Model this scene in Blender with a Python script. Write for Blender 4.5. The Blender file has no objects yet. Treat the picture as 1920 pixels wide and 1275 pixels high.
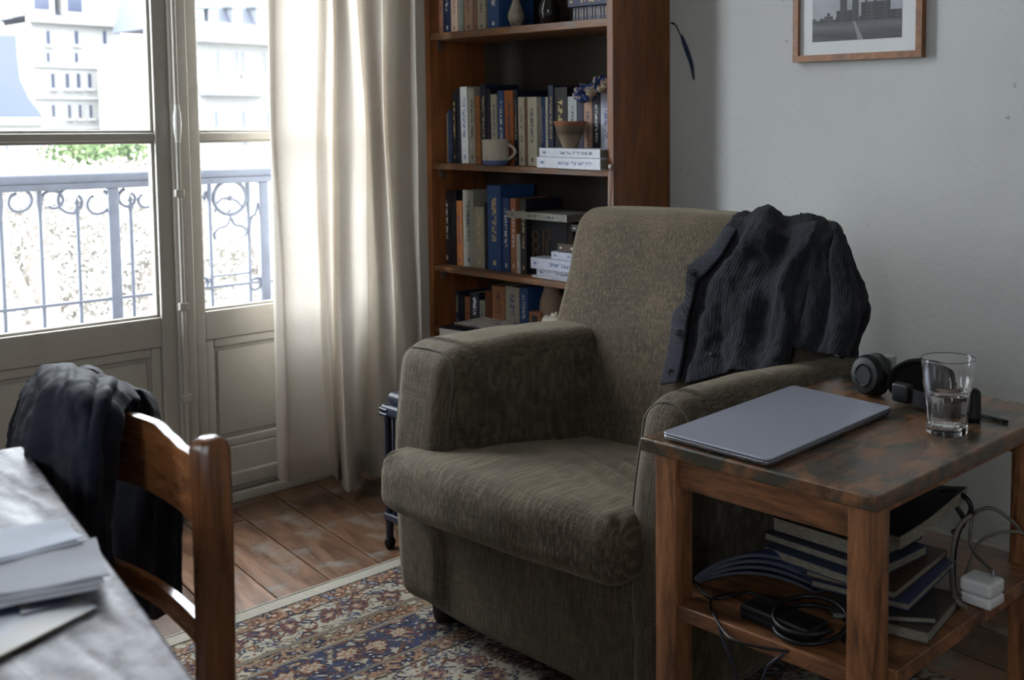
import bpy, math, random
import numpy as np
from mathutils import Vector, Matrix, noise
C = bpy.context.scene
random.seed(7)
PI = math.pi

# ------------------------------------------------------------------ camera
F, YAW, PIT, PX, PY, H = 2080.0, math.radians(41.09), math.radians(4.334), 1294.0, 389.3, 1.15
cam = bpy.data.cameras.new('camera')
cam_o = bpy.data.objects.new('camera', cam)
C.collection.objects.link(cam_o)
cam_o.location = (0, 0, H)
cam_o.rotation_euler = (math.radians(90) - PIT, 0, YAW)
cam.sensor_width = 36
cam.lens = F / 1920 * 36
cam.shift_x = -(PX - 960) / 1920
cam.shift_y = (PY - 637.5) / 1920
cam.clip_start = 0.05
cam.clip_end = 900
cam.dof.use_dof = True
cam.dof.focus_distance = 2.35
cam.dof.aperture_fstop = 6.3
C.camera = cam_o

# ------------------------------------------------------------------ world, light, exposure
w = bpy.data.worlds.new('overcast_sky')
C.world = w
w.use_nodes = True
nt = w.node_tree
nt.nodes.clear()
_o = nt.nodes.new('ShaderNodeOutputWorld')
_b = nt.nodes.new('ShaderNodeBackground')
_tc = nt.nodes.new('ShaderNodeTexCoord')
_sx = nt.nodes.new('ShaderNodeSeparateXYZ')
_cr = nt.nodes.new('ShaderNodeValToRGB')
nt.links.new(_tc.outputs['Generated'], _sx.inputs[0])
nt.links.new(_sx.outputs['Z'], _cr.inputs[0])
_cr.color_ramp.elements[0].position = 0.0
_cr.color_ramp.elements[0].color = (0.80, 0.88, 0.98, 1)
_cr.color_ramp.elements[1].position = 0.6
_cr.color_ramp.elements[1].color = (0.90, 0.95, 1.0, 1)
nt.links.new(_cr.outputs[0], _b.inputs[0])
_b.inputs[1].default_value = 15.0
nt.links.new(_b.outputs[0], _o.inputs[0])
vs = C.view_settings
vs.view_transform = 'Standard'
vs.look = 'None'
vs.gamma = 1
vs.use_curve_mapping = False
vs.exposure = 0.58
C.cycles.max_bounces = 10
C.cycles.diffuse_bounces = 5
C.cycles.transparent_max_bounces = 16
C.cycles.sample_clamp_indirect = 6
def portal(loc, sx, sy, rot):
    l = bpy.data.lights.new('sky_portal', 'AREA')
    l.shape = 'RECTANGLE'; l.size = sx; l.size_y = sy
    l.cycles.is_portal = True
    o = bpy.data.objects.new('sky_portal', l)
    C.collection.objects.link(o); o.location = loc; o.rotation_euler = rot

# ------------------------------------------------------------------ photo geometry helpers (pixel -> point in the room)
_f = np.array([-math.sin(YAW) * math.cos(PIT), math.cos(YAW) * math.cos(PIT), -math.sin(PIT)])
_r = np.array([math.cos(YAW), math.sin(YAW), 0.0])
_d = np.cross(_f, _r)
def ray(x, y): return _f + (x - PX) / F * _r + (y - PY) / F * _d
def onZ(x, y, z): v = ray(x, y); p = v * (z - H) / v[2]; return Vector((p[0], p[1], z))
def onX(x, y, X): v = ray(x, y); p = v * X / v[0]; return Vector((X, p[1], H + p[2]))
def onY(x, y, Y): v = ray(x, y); p = v * Y / v[1]; return Vector((p[0], Y, H + p[2]))

# ------------------------------------------------------------------ object helpers
def link(o): C.collection.objects.link(o); return o
def tag(o, label=None, cat=None, group=None, kind=None):
    if label: o['label'] = label
    if cat: o['category'] = cat
    if group: o['group'] = group
    if kind: o['kind'] = kind
    return o
def thing(name, label, cat, loc, group=None):
    o = link(bpy.data.objects.new(name, None)); o.location = loc; o.empty_display_size = .05
    return tag(o, label, cat, group)
def wloc(o):
    v = Vector((0, 0, 0))
    while o is not None: v = v + o.location; o = o.parent
    return v
class MB:
    """collects vertices (world coordinates) and faces"""
    def __init__(s): s.v = []; s.f = []
    def add(s, vs, fs, M=None):
        n = len(s.v)
        if M is not None: vs = [M @ Vector(q) for q in vs]
        s.v += [tuple(q) for q in vs]; s.f += [tuple(i + n for i in q) for q in fs]; return s
    def box(s, a, b, M=None):
        x0, y0, z0 = a; x1, y1, z1 = b
        return s.add([(x0,y0,z0),(x1,y0,z0),(x1,y1,z0),(x0,y1,z0),(x0,y0,z1),(x1,y0,z1),(x1,y1,z1),(x0,y1,z1)],
                     [(0,3,2,1),(4,5,6,7),(0,1,5,4),(1,2,6,5),(2,3,7,6),(3,0,4,7)], M)
    def rbox(s, a, b, r=.003, k=1, n=(1,1,1), M=None, fn=None):
        vs, fs = rboxgeo(a, b, r, k, n)
        if fn: vs = [fn(Vector(q)) for q in vs]
        return s.add(vs, fs, M)
    def tube(s, pts, r, seg=8, closed=False, caps=True):
        pts = [Vector(p) for p in pts]; n = len(pts); rr = r if isinstance(r, (list, tuple)) else [r] * n
        vs, fs = [], []; up = None
        for i, p in enumerate(pts):
            if closed: t = (pts[(i+1) % n] - pts[i-1])
            else: t = pts[min(i+1, n-1)] - pts[max(i-1, 0)]
            t = t.normalized() if t.length > 1e-9 else Vector((0,0,1))
            if up is None: up = t.orthogonal().normalized()
            else:
                up = up - t * up.dot(t); up = up.normalized() if up.length > 1e-6 else t.orthogonal().normalized()
            bi = t.cross(up)
            for j in range(seg):
                a = 2 * PI * j / seg; vs.append(p + (up * math.cos(a) + bi * math.sin(a)) * rr[i])
        m = n if closed else n - 1
        for i in range(m):
            for j in range(seg):
                a, b_ = i * seg, ((i + 1) % n) * seg; j2 = (j + 1) % seg
                fs.append((a + j, a + j2, b_ + j2, b_ + j))
        if caps and not closed:
            fs.append(tuple(range(seg))[::-1]); fs.append(tuple((n-1) * seg + j for j in range(seg)))
        return s.add(vs, fs)
    def lathe(s, prof, c=(0,0,0), seg=24, M=None, fn=None):
        vs, fs = [], []; n = len(prof)
        for (r, z) in prof:
            for j in range(seg):
                a = 2 * PI * j / seg; rr = r * (fn(a, z) if fn else 1)
                vs.append((c[0] + rr * math.cos(a), c[1] + rr * math.sin(a), c[2] + z))
        for i in range(n - 1):
            for j in range(seg):
                j2 = (j + 1) % seg; fs.append((i*seg+j, i*seg+j2, (i+1)*seg+j2, (i+1)*seg+j))
        return s.add(vs, fs, M)
    def prism(s, poly, vec, M=None):
        n = len(poly); vec = Vector(vec); vs = [Vector(p) for p in poly] + [Vector(p) + vec for p in poly]
        fs = [tuple(range(n))[::-1], tuple(range(n, 2 * n))] + [(i, (i+1) % n, n + (i+1) % n, n + i) for i in range(n)]
        return s.add(vs, fs, M)
    def build(s, name, m, parent=None, smooth=True, org=None, angle=40, fix=True):
        me = bpy.data.meshes.new(name)
        o = bpy.data.objects.new(name, me); link(o)
        base = wloc(parent) if parent else Vector(org if org is not None else (0,0,0))
        if parent: o.parent = parent
        else: o.location = base
        v = np.array(s.v, float) - np.array(base); me.from_pydata(v.tolist(), [], s.f); me.update()
        if fix:
            import bmesh
            bm = bmesh.new(); bm.from_mesh(me); bmesh.ops.recalc_face_normals(bm, faces=bm.faces); bm.to_mesh(me); bm.free()
        if m: me.materials.append(m)
        if smooth:
            me.shade_smooth(); me.set_sharp_from_angle(angle=math.radians(angle))
        return o
_rb = {}
def rboxgeo(a, b, r, k, n):
    a = [min(a[i], b[i]) for i in range(3)] if True else a; 
    return _rboxgeo(tuple(a), tuple(b), r, k, n)
def _rboxgeo(a, b, r, k, n):
    r = min(r, *[(b[i] - a[i]) * .4999 for i in range(3)])
    ax = []
    for i in range(3):
        lo = [a[i] + r * (1 - math.tan((1 - t / k) * PI / 4)) for t in range(k)]
        mid = [a[i] + r + (b[i] - a[i] - 2 * r) * t / n[i] for t in range(n[i] + 1)]
        hi = [b[i] - (q - a[i]) for q in lo[::-1]]
        ax.append(lo + mid + hi)
    vid = {}; vs = []; fs = []
    def V(i, j, l):
        key = (i, j, l)
        if key not in vid:
            p = Vector((ax[0][i], ax[1][j], ax[2][l]))
            q = Vector([min(max(p[t], a[t] + r), b[t] - r) for t in range(3)])
            dd = p - q
            if dd.length > 1e-9: p = q + dd.normalized() * r
            vid[key] = len(vs); vs.append(p)
        return vid[key]
    L = [len(q) - 1 for q in ax]
    for i in range(L[0]):
        for j in range(L[1]):
            fs.append((V(i,j,0), V(i,j+1,0), V(i+1,j+1,0), V(i+1,j,0))); fs.append((V(i,j,L[2]), V(i+1,j,L[2]), V(i+1,j+1,L[2]), V(i,j+1,L[2])))
        for l in range(L[2]):
            fs.append((V(i,0,l), V(i+1,0,l), V(i+1,0,l+1), V(i,0,l+1))); fs.append((V(i,L[1],l), V(i,L[1],l+1), V(i+1,L[1],l+1), V(i+1,L[1],l)))
    for j in range(L[1]):
        for l in range(L[2]):
            fs.append((V(0,j,l), V(0,j,l+1), V(0,j+1,l+1), V(0,j+1,l))); fs.append((V(L[0],j,l), V(L[0],j+1,l), V(L[0],j+1,l+1), V(L[0],j,l+1)))
    return vs, fs
def rotM(c, ax, deg): return Matrix.Translation(Vector(c)) @ Matrix.Rotation(math.radians(deg), 4, ax) @ Matrix.Translation(-Vector(c))
def cr(P, t):
    n = len(P); x = t * (n - 1); i = min(int(x), n - 2); u = x - i
    p0, p1, p2, p3 = P[max(i-1,0)], P[i], P[i+1], P[min(i+2,n-1)]
    if i == 0: p0 = 2 * p1 - p2
    if i == n - 2: p3 = 2 * p2 - p1
    return .5 * (2*p1 + (p2-p0)*u + (2*p0-5*p1+4*p2-p3)*u*u + (3*p1-p0-3*p2+p3)*u**3)
def spline(pts, n): P = [Vector(p) for p in pts]; return [cr(P, i/(n-1)) for i in range(n)]
def patch(name, rows, m, parent, nu=40, nv=40, thick=.004, fn=None, sub=0):
    P = [[Vector(q) for q in rw] for rw in rows]
    G = [[cr([cr(rw, j/(nu-1)) for rw in P], i/(nv-1)) for j in range(nu)] for i in range(nv)]
    if fn:
        N = [[(G[i][min(j+1,nu-1)]-G[i][max(j-1,0)]).cross(G[min(i+1,nv-1)][j]-G[max(i-1,0)][j]).normalized() for j in range(nu)] for i in range(nv)]
        G = [[G[i][j] + N[i][j] * fn(j/(nu-1), i/(nv-1), G[i][j]) for j in range(nu)] for i in range(nv)]
    b = MB(); b.add([q for rw in G for q in rw], [(i*nu+j, i*nu+j+1, (i+1)*nu+j+1, (i+1)*nu+j) for i in range(nv-1) for j in range(nu-1)])
    o = b.build(name, m, parent, fix=False, angle=80)
    uv = o.data.uv_layers.new(name='UVMap')
    for lp in o.data.loops:
        i, j = divmod(lp.vertex_index, nu); uv.data[lp.index].uv = (j/(nu-1), i/(nv-1))
    if thick:
        s = o.modifiers.new('thickness', 'SOLIDIFY'); s.thickness = thick; s.offset = 0
    if sub:
        s = o.modifiers.new('smooth', 'SUBSURF'); s.levels = sub; s.render_levels = sub
    o.data.shade_smooth()
    return o

# ------------------------------------------------------------------ material helpers
def s2l(c): return tuple((x/255/12.92 if x/255 <= .04045 else ((x/255+.055)/1.055)**2.4) for x in c)
class NT:
    def __init__(s, name):
        s.m = bpy.data.materials.new(name); s.m.use_nodes = True; s.t = s.m.node_tree
        s.p = s.t.nodes['Principled BSDF']; s.out = s.t.nodes['Material Output']
    def n(s, k, **kw):
        q = s.t.nodes.new(k)
        for a, b in kw.items():
            if isinstance(a, str) and hasattr(q, a): setattr(q, a, b)
        return q
    def l(s, a, b): s.t.links.new(a, b)
    def coord(s, kind='Object', scale=(1,1,1), rot=(0,0,0)):
        tc = s.n('ShaderNodeTexCoord'); mp = s.n('ShaderNodeMapping'); s.l(tc.outputs[kind], mp.inputs[0])
        mp.inputs['Scale'].default_value = scale; mp.inputs['Rotation'].default_value = rot; return mp.outputs[0]
    def noise(s, vec, scale=5, detail=4, rough=.55, dist=0):
        q = s.n('ShaderNodeTexNoise'); s.l(vec, q.inputs['Vector']); q.inputs['Scale'].default_value = scale
        q.inputs['Detail'].default_value = detail; q.inputs['Roughness'].default_value = rough; q.inputs['Distortion'].default_value = dist
        return q.outputs['Fac']
    def ramp(s, fac, stops, interp='LINEAR'):
        q = s.n('ShaderNodeValToRGB'); s.l(fac, q.inputs[0]); cr_ = q.color_ramp; cr_.interpolation = interp
        while len(cr_.elements) < len(stops): cr_.elements.new(.5)
        for e, (p, c) in zip(cr_.elements, stops):
            e.position = p; e.color = (*c, 1) if len(c) == 3 else c
        return q.outputs[0]
    def g(s, v): return (v, v, v)
    def mix(s, fac, a, b, mode='MIX'):
        q = s.n('ShaderNodeMix'); q.data_type = 'RGBA'; q.blend_type = mode
        if isinstance(fac, (int, float)): q.inputs[0].default_value = fac
        else: s.l(fac, q.inputs[0])
        for sk, v in ((6, a), (7, b)):
            if isinstance(v, tuple): q.inputs[sk].default_value = (*v, 1) if len(v) == 3 else v
            else: s.l(v, q.inputs[sk])
        return q.outputs[2]
    def math(s, op, a, b=0.0):
        q = s.n('ShaderNodeMath'); q.operation = op
        for i, v in ((0, a), (1, b)):
            if isinstance(v, (int, float)): q.inputs[i].default_value = v
            else: s.l(v, q.inputs[i])
        return q.outputs[0]
    def set(s, name, v):
        i = s.p.inputs[name]
        if isinstance(v, bpy.types.NodeSocket): s.l(v, i)
        elif isinstance(v, tuple) and len(v) == 3: i.default_value = (*v, 1)
        else: i.default_value = v
        return s
    def bump(s, h, strength=.3, dist=.005, prev=None):
        q = s.n('ShaderNodeBump'); s.l(h, q.inputs['Height']); q.inputs['Strength'].default_value = strength; q.inputs['Distance'].default_value = dist
        if prev is not None: s.l(prev, q.inputs['Normal'])
        s.l(q.outputs[0], s.p.inputs['Normal']); return q.outputs[0]
def plain(name, c, rough=.6, metal=0, nz=.12, scale=30, bump=0.1, **kw):
    t = NT(name); c = s2l(c); v = t.coord()
    f = t.noise(v, scale, 4)
    t.set('Base Color', t.ramp(f, [(.3, tuple(x*(1-nz) for x in c)), (.7, tuple(min(1, x*(1+nz)) for x in c))]))
    t.set('Roughness', rough); t.set('Metallic', metal)
    if bump: t.bump(f, bump, .002)
    for a, b in kw.items(): t.set(a.replace('_', ' '), b)
    return t.m
def wood(name, dark, light, rough=.45, scale=(1,12,12), stain=None, var=False, gs=3.0, spec=.5, stain_amt=(.5,.66), bump=.25, ssc=9):
    t = NT(name); v = t.coord(scale=scale)
    if var:
        oi = t.n('ShaderNodeObjectInfo'); ad = t.n('ShaderNodeVectorMath'); ad.operation = 'ADD'
        cx = t.n('ShaderNodeCombineXYZ'); t.l(t.math('MULTIPLY', oi.outputs['Random'], 37.0), cx.inputs[0]); t.l(t.math('MULTIPLY', oi.outputs['Random'], 11.0), cx.inputs[2])
        t.l(v, ad.inputs[0]); t.l(cx.outputs[0], ad.inputs[1]); v = ad.outputs[0]
    g1 = t.noise(v, gs, 6, .6, .6); g2 = t.noise(v, gs*5, 3, .7)
    gr = t.math('ADD', t.math('MULTIPLY', g1, .7), t.math('MULTIPLY', g2, .3))
    col = t.ramp(gr, [(.37, s2l(dark)), (.62, s2l(light))])
    kn = t.n('ShaderNodeTexVoronoi'); kn.inputs['Scale'].default_value = 1.3
    t.l(v, kn.inputs['Vector'])
    kf = t.ramp(kn.outputs['Distance'], [(.03, t.g(.45)), (.09, t.g(1))])
    col = t.mix(.8, col, kf, 'MULTIPLY')
    if var: 
        vv = t.math('ADD', t.math('MULTIPLY', oi.outputs['Random'], .75), .62)
        hs = t.n('ShaderNodeHueSaturation'); t.l(vv, hs.inputs['Value']); t.l(col, hs.inputs['Color']); col = hs.outputs[0]
    if stain:
        o_ = t.coord(); sn = t.noise(o_, ssc, 6, .65, .4)
        sn2 = t.noise(o_, 60, 3, .7)
        sn = t.math('ADD', t.math('MULTIPLY', sn, .85), t.math('MULTIPLY', sn2, .15))
        col = t.mix(t.ramp(sn, [(stain_amt[0], t.g(0)), (stain_amt[1], t.g(1))]), col, s2l(stain))
    t.set('Base Color', col); t.set('Roughness', t.ramp(g1, [(.3, t.g(rough*.8)), (.7, t.g(min(1, rough*1.3)))])); t.set('Specular IOR Level', spec)
    t.bump(gr, bump, .002)
    return t.m
def fabric(name, dark, light, tscale=(350, 350, 22), tscale2=(26, 26, 420), tamt=.5, tamt2=.3, sheen=.3, weave=700, rough=.9, big=6, bump=.5, thr=(.52,.66), bright=None, dirt=None):
    t = NT(name); o_ = t.coord(); b_ = t.noise(o_, big, 5, .6)
    s1 = t.noise(t.coord(scale=tscale), 1, 1.3, .5, .2); s2 = t.noise(t.coord(scale=tscale2), 1, 1.3, .5, .2)
    base = t.mix(t.ramp(b_, [(.38, t.g(0)), (.64, t.g(1))]), s2l(dark), s2l(light))
    br = s2l(bright) if bright else tuple(min(1, x*1.9) for x in s2l(light))
    dk = tuple(x*.55 for x in s2l(dark))
    col = t.mix(t.ramp(s1, [(thr[0], t.g(0)), (thr[1], t.g(tamt))]), base, br)
    col = t.mix(t.ramp(s1, [(.34, t.g(tamt)), (.46, t.g(0))]), col, dk)
    col = t.mix(t.ramp(s2, [(thr[0]+.02, t.g(0)), (thr[1]+.02, t.g(tamt2))]), col, br)
    fine = t.noise(o_, weave, 2, .6)
    col = t.mix(.5, col, t.ramp(fine, [(.3, t.g(.55)), (.7, t.g(1.0))]), 'MULTIPLY')
    t.set('Base Color', col); t.set('Roughness', rough); t.set('Sheen Weight', sheen); t.set('Sheen Roughness', .4); t.set('Specular IOR Level', .15)
    t.set('Sheen Tint', s2l((225, 215, 190)))
    h = t.math('ADD', t.math('MULTIPLY', s1, .7), t.math('ADD', t.math('MULTIPLY', s2, .4), t.math('MULTIPLY', fine, .5)))
    t.bump(h, bump, .003)
    return t.m
def attr_mat(name, rough=.9, bumpscale=0, spec=.3):
    t = NT(name); a = t.n('ShaderNodeAttribute'); a.attribute_name = 'print'
    col = a.outputs['Color']
    if bumpscale:
        f = t.noise(t.coord(), bumpscale, 3, .7); col = t.mix(.5, col, t.ramp(f, [(.3, t.g(.6)), (.7, t.g(1))]), 'MULTIPLY'); t.bump(f, .5, .003)
    t.set('Base Color', col); t.set('Roughness', rough); t.set('Specular IOR Level', spec)
    return t.m

M = {}
# plaster wall
def wallmat(name, c, c2):
    t = NT(name); o_ = t.coord()
    b_ = t.noise(o_, 1.6, 5, .6); f_ = t.noise(o_, 14, 5, .6); g_ = t.noise(o_, 160, 3, .6)
    col = t.mix(t.ramp(b_, [(.35, t.g(0)), (.7, t.g(1))]), s2l(c), s2l(c2))
    sp = t.noise(o_, 45, 2, .5); col = t.mix(t.ramp(sp, [(.74, t.g(0)), (.78, t.g(.5))]), col, s2l((110, 100, 88)))
    t.set('Base Color', col); t.set('Roughness', .85); t.set('Specular IOR Level', .2)
    p = t.bump(f_, .35, .012); t.bump(g_, .25, .002, p)
    return t.m
M['wall'] = wallmat('plaster_wall', (182, 183, 179), (190, 192, 190))
M['wall2'] = wallmat('plaster_wall_far', (178, 176, 170), (186, 184, 178))
M['ceil'] = plain('ceiling_paint', (205, 203, 198), .9)
# painted joinery
def paint(name, c, dirt=.35):
    t = NT(name); o_ = t.coord(); f = t.noise(o_, 9, 6, .65); g_ = t.noise(t.coord(scale=(6, 6, 40)), 3, 3)
    col = t.mix(t.ramp(f, [(.55, t.g(0)), (.8, t.g(dirt))]), s2l(c), s2l((140, 128, 108)))
    t.set('Base Color', col); t.set('Roughness', .42); t.bump(g_, .12, .003); return t.m
M['paint'] = paint('aged_white_paint', (180, 176, 167))
M['paint_out'] = paint('aged_white_paint_outside', (210, 208, 202))
M['planks'] = wood('worn_floorboards', (72, 48, 32), (126, 92, 66), .36, (2.2, 16, 16), stain=(116, 110, 102), var=True, gs=2.0, stain_amt=(.52, .66))
M['case'] = wood('orange_brown_pine', (90, 50, 22), (136, 82, 40), .5, (10, 10, 1.2), gs=2.2, stain=(70, 50, 38), stain_amt=(.62, .8))
M['shelf'] = wood('worn_shelf_pine', (84, 54, 32), (140, 96, 62), .5, (1.2, 12, 12), stain=(96, 88, 78), stain_amt=(.5, .66))
M['caseback'] = wood('dark_back_board', (34, 27, 19), (52, 42, 30), .8, (10, 10, 1.0))
M['tabletop'] = wood('worn_tabletop_wood', (80, 54, 36), (128, 90, 62), .28, (10, 1.4, 12), stain=(62, 59, 50), stain_amt=(.44, .56), ssc=15)
M['tableleg'] = wood('reddish_pine_leg', (76, 48, 30), (158, 106, 68), .42, (12, 12, 1.5), stain=(62, 42, 30), stain_amt=(.6, .78))
M['tablerail'] = wood('reddish_pine_rail', (70, 45, 29), (148, 100, 64), .42, (1.5, 12, 12), stain=(60, 44, 34), stain_amt=(.52, .66))
M['chairwood'] = wood('polished_chair_wood', (112, 70, 40), (168, 110, 66), .25, (1.6, 14, 14), gs=3)
M['chairpost'] = wood('polished_chair_post', (80, 49, 27), (128, 81, 47), .28, (14, 14, 1.6), gs=3)
M['desk'] = wood('worn_painted_desk', (92, 88, 92), (136, 137, 146), .45, (2, 14, 14), stain=(50, 38, 44), stain_amt=(.46, .56), ssc=26, spec=.15)
M['deskedge'] = wood('desk_edge_wood', (56, 50, 44), (80, 74, 66), .5, (2, 14, 14))
M['chair'] = fabric('olive_grey_velvet', (70, 62, 51), (87, 77, 63), tscale=(230, 230, 9), tscale2=(18, 18, 400), tamt=.34, tamt2=.16, thr=(.5,.68), bright=(124, 114, 94))
M['cushion'] = fabric('olive_grey_velvet_worn', (70, 62, 51), (86, 76, 62), tscale=(240, 14, 60), tscale2=(20, 320, 320), bright=(124, 113, 94))
M['armfab'] = fabric('olive_grey_velvet_arm', (70, 62, 52), (87, 78, 65), tscale=(320, 60, 26), tscale2=(26, 26, 400), tamt=.4, bright=(120, 112, 96))
M['pipe'] = plain('olive_piping', (96, 90, 76), .9, sheen=.3) if False else plain('olive_piping', (80, 74, 62), .9)
M['foot'] = plain('dark_foot', (34, 26, 20), .5)
M['iron'] = plain('blue_grey_iron', (80, 85, 100), .5)
M['black'] = plain('black_plastic', (12, 12, 14), .4, Specular_IOR_Level=.3)
M['blacksoft'] = plain('black_leatherette', (20, 20, 22), .5, bump=.3, scale=300)
M['blackmat'] = plain('black_matte_padding', (13, 13, 14), .85, bump=.2, scale=300, Specular_IOR_Level=.15)
M['navyplastic'] = plain('navy_plastic', (28, 33, 50), .48)
M['white'] = plain('white_plastic', (196, 196, 196), .35, nz=.03)
M['grey_al'] = plain('space_grey_aluminium', (160, 164, 178), .42, metal=.55, nz=.02, scale=400, bump=.02)
M['al_edge'] = plain('polished_aluminium_edge', (150, 152, 160), .25, metal=.9, nz=.02, bump=0)
M['silver'] = plain('silver_metal', (150, 150, 150), .3, metal=.9, nz=.03)
M['pages'] = NT('page_edges')
t = M['pages']; _s = t.coord(scale=(60, 60, 900)); f = t.noise(_s, 1, 2); t.set('Base Color', t.ramp(f, [(.3, s2l((92, 86, 74))), (.7, s2l((140, 134, 120)))])); t.set('Roughness', .9); M['pages'] = t.m
def paper(name, c, nz=.05): return plain(name, c, .8, nz=nz, scale=12, bump=.3, Specular_IOR_Level=.15)
M['paper'] = paper('white_paper', (214, 221, 234)); M['paper2'] = paper('grey_white_paper', (186, 189, 198)); M['card'] = paper('beige_card', (130, 122, 104))

# book covers: colour from the object, title print on the spine only
def coverm(name, flat=False, side=False):
    t = NT(name); oi = t.n('ShaderNodeObjectInfo'); tc = t.n('ShaderNodeTexCoord'); sp = t.n('ShaderNodeSeparateXYZ'); t.l(tc.outputs['Generated'], sp.inputs[0])
    ge = t.n('ShaderNodeNewGeometry'); sn = t.n('ShaderNodeSeparateXYZ'); t.l(ge.outputs['True Normal'], sn.inputs[0])
    lon, lat = (sp.outputs['X'], sp.outputs['Z']) if flat else (sp.outputs['Z'], sp.outputs['X'])
    def win(x, a, b): return t.math('MULTIPLY', t.math('GREATER_THAN', x, a), t.math('LESS_THAN', x, b))
    front = t.math('LESS_THAN', sn.outputs['Y'], -.7)
    cx = t.n('ShaderNodeCombineXYZ'); rnd = oi.outputs['Random']
    t.l(t.math('ADD', t.math('MULTIPLY', lon, 42.0), t.math('MULTIPLY', rnd, 50.0)), cx.inputs[0]); t.l(t.math('MULTIPLY', lat, 3.4), cx.inputs[1]); t.l(t.math('MULTIPLY', rnd, 70.0), cx.inputs[2])
    nz = t.noise(cx.outputs[0], 1.0, 2, .5); glyph = t.math('GREATER_THAN', nz, .5)
    band = t.math('MULTIPLY', win(lat, .33, .67), win(lon, .34, .86))
    emb = t.math('MULTIPLY', win(lat, .38, .62), win(lon, .06, .115))
    mask = t.math('MULTIPLY', front, t.math('MAXIMUM', t.math('MULTIPLY', band, glyph), emb))
    ink = t.ramp(oi.outputs['Alpha'], [(.0, (.02, .03, .06)), (.35, (.03, .07, .25)), (.6, (.55, .42, .2)), (.9, (.75, .75, .72))], 'CONSTANT')
    v = t.noise(t.coord(), 60, 4, .6); base = t.mix(.5, oi.outputs['Color'], t.ramp(v, [(.3, t.g(.45)), (.7, t.g(.8))]), 'MULTIPLY')
    t.set('Base Color', t.mix(t.math('MULTIPLY', mask, .75), base, ink)); t.set('Roughness', .55)
    return t.m
M['cover'] = coverm('book_cover_upright'); M['coverflat'] = coverm('book_cover_lying', True)
def book(x0, x1, z0, z1, y0, y1, col, ink, label, flat=False, rz=0, lean=0, tx=0, group=None, name='book', hard=.0025, cover=None):
    """a book: cover wrapping a block of pages; spine faces the room"""
    c = Vector(((x0+x1)/2, (y0+y1)/2, z0)); t = thing(name, label, 'book', c, group)
    Mx = Matrix.Identity(4)
    if rz: Mx = rotM(c, 'Z', rz) @ Mx
    if lean: Mx = Mx @ rotM((x1 if lean > 0 else x0, c.y, z0), 'Y', lean)
    if tx: Mx = rotM(c, 'X', tx) @ Mx
    b = MB(); p = MB(); th = hard
    if flat:
        b.rbox((x0, y0, z0), (x1, y1, z0+th), .001, M=Mx); b.rbox((x0, y0, z1-th), (x1, y1, z1), .001, M=Mx); b.rbox((x0, y0, z0+th*.3), (x1, y0+th, z1-th*.3), .001, M=Mx)
        p.box((x0+.003, y0+th, z0+th), (x1-.003, y1-.004, z1-th), M=Mx)
    else:
        th = min(th, (x1-x0)*.25)
        b.rbox((x0, y0, z0), (x0+th, y1, z1), .001, M=Mx); b.rbox((x1-th, y0, z0), (x1, y1, z1), .001, M=Mx); b.rbox((x0+th*.3, y0, z0), (x1-th*.3, y0+th, z1), .001, M=Mx)
        p.box((x0+th, y0+th, z0+.003), (x1-th, y1-.004, z1-.003), M=Mx)
    o = b.build('cover', cover or (M['coverflat'] if flat else M['cover']), t, smooth=False); o.color = (*s2l(col), ink)
    p.build('page_block', M['pages'], t, smooth=False)
    return t
INK = dict(dark=.1, blue=.45, gold=.7, white=.95)
# ================================================================== STRUCTURE
XW, YB, XR, YF_, ZC = -3.243, 2.567, 1.5, -2.4, 3.15
def struct(o, kind='structure'): o['kind'] = kind; return o
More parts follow.
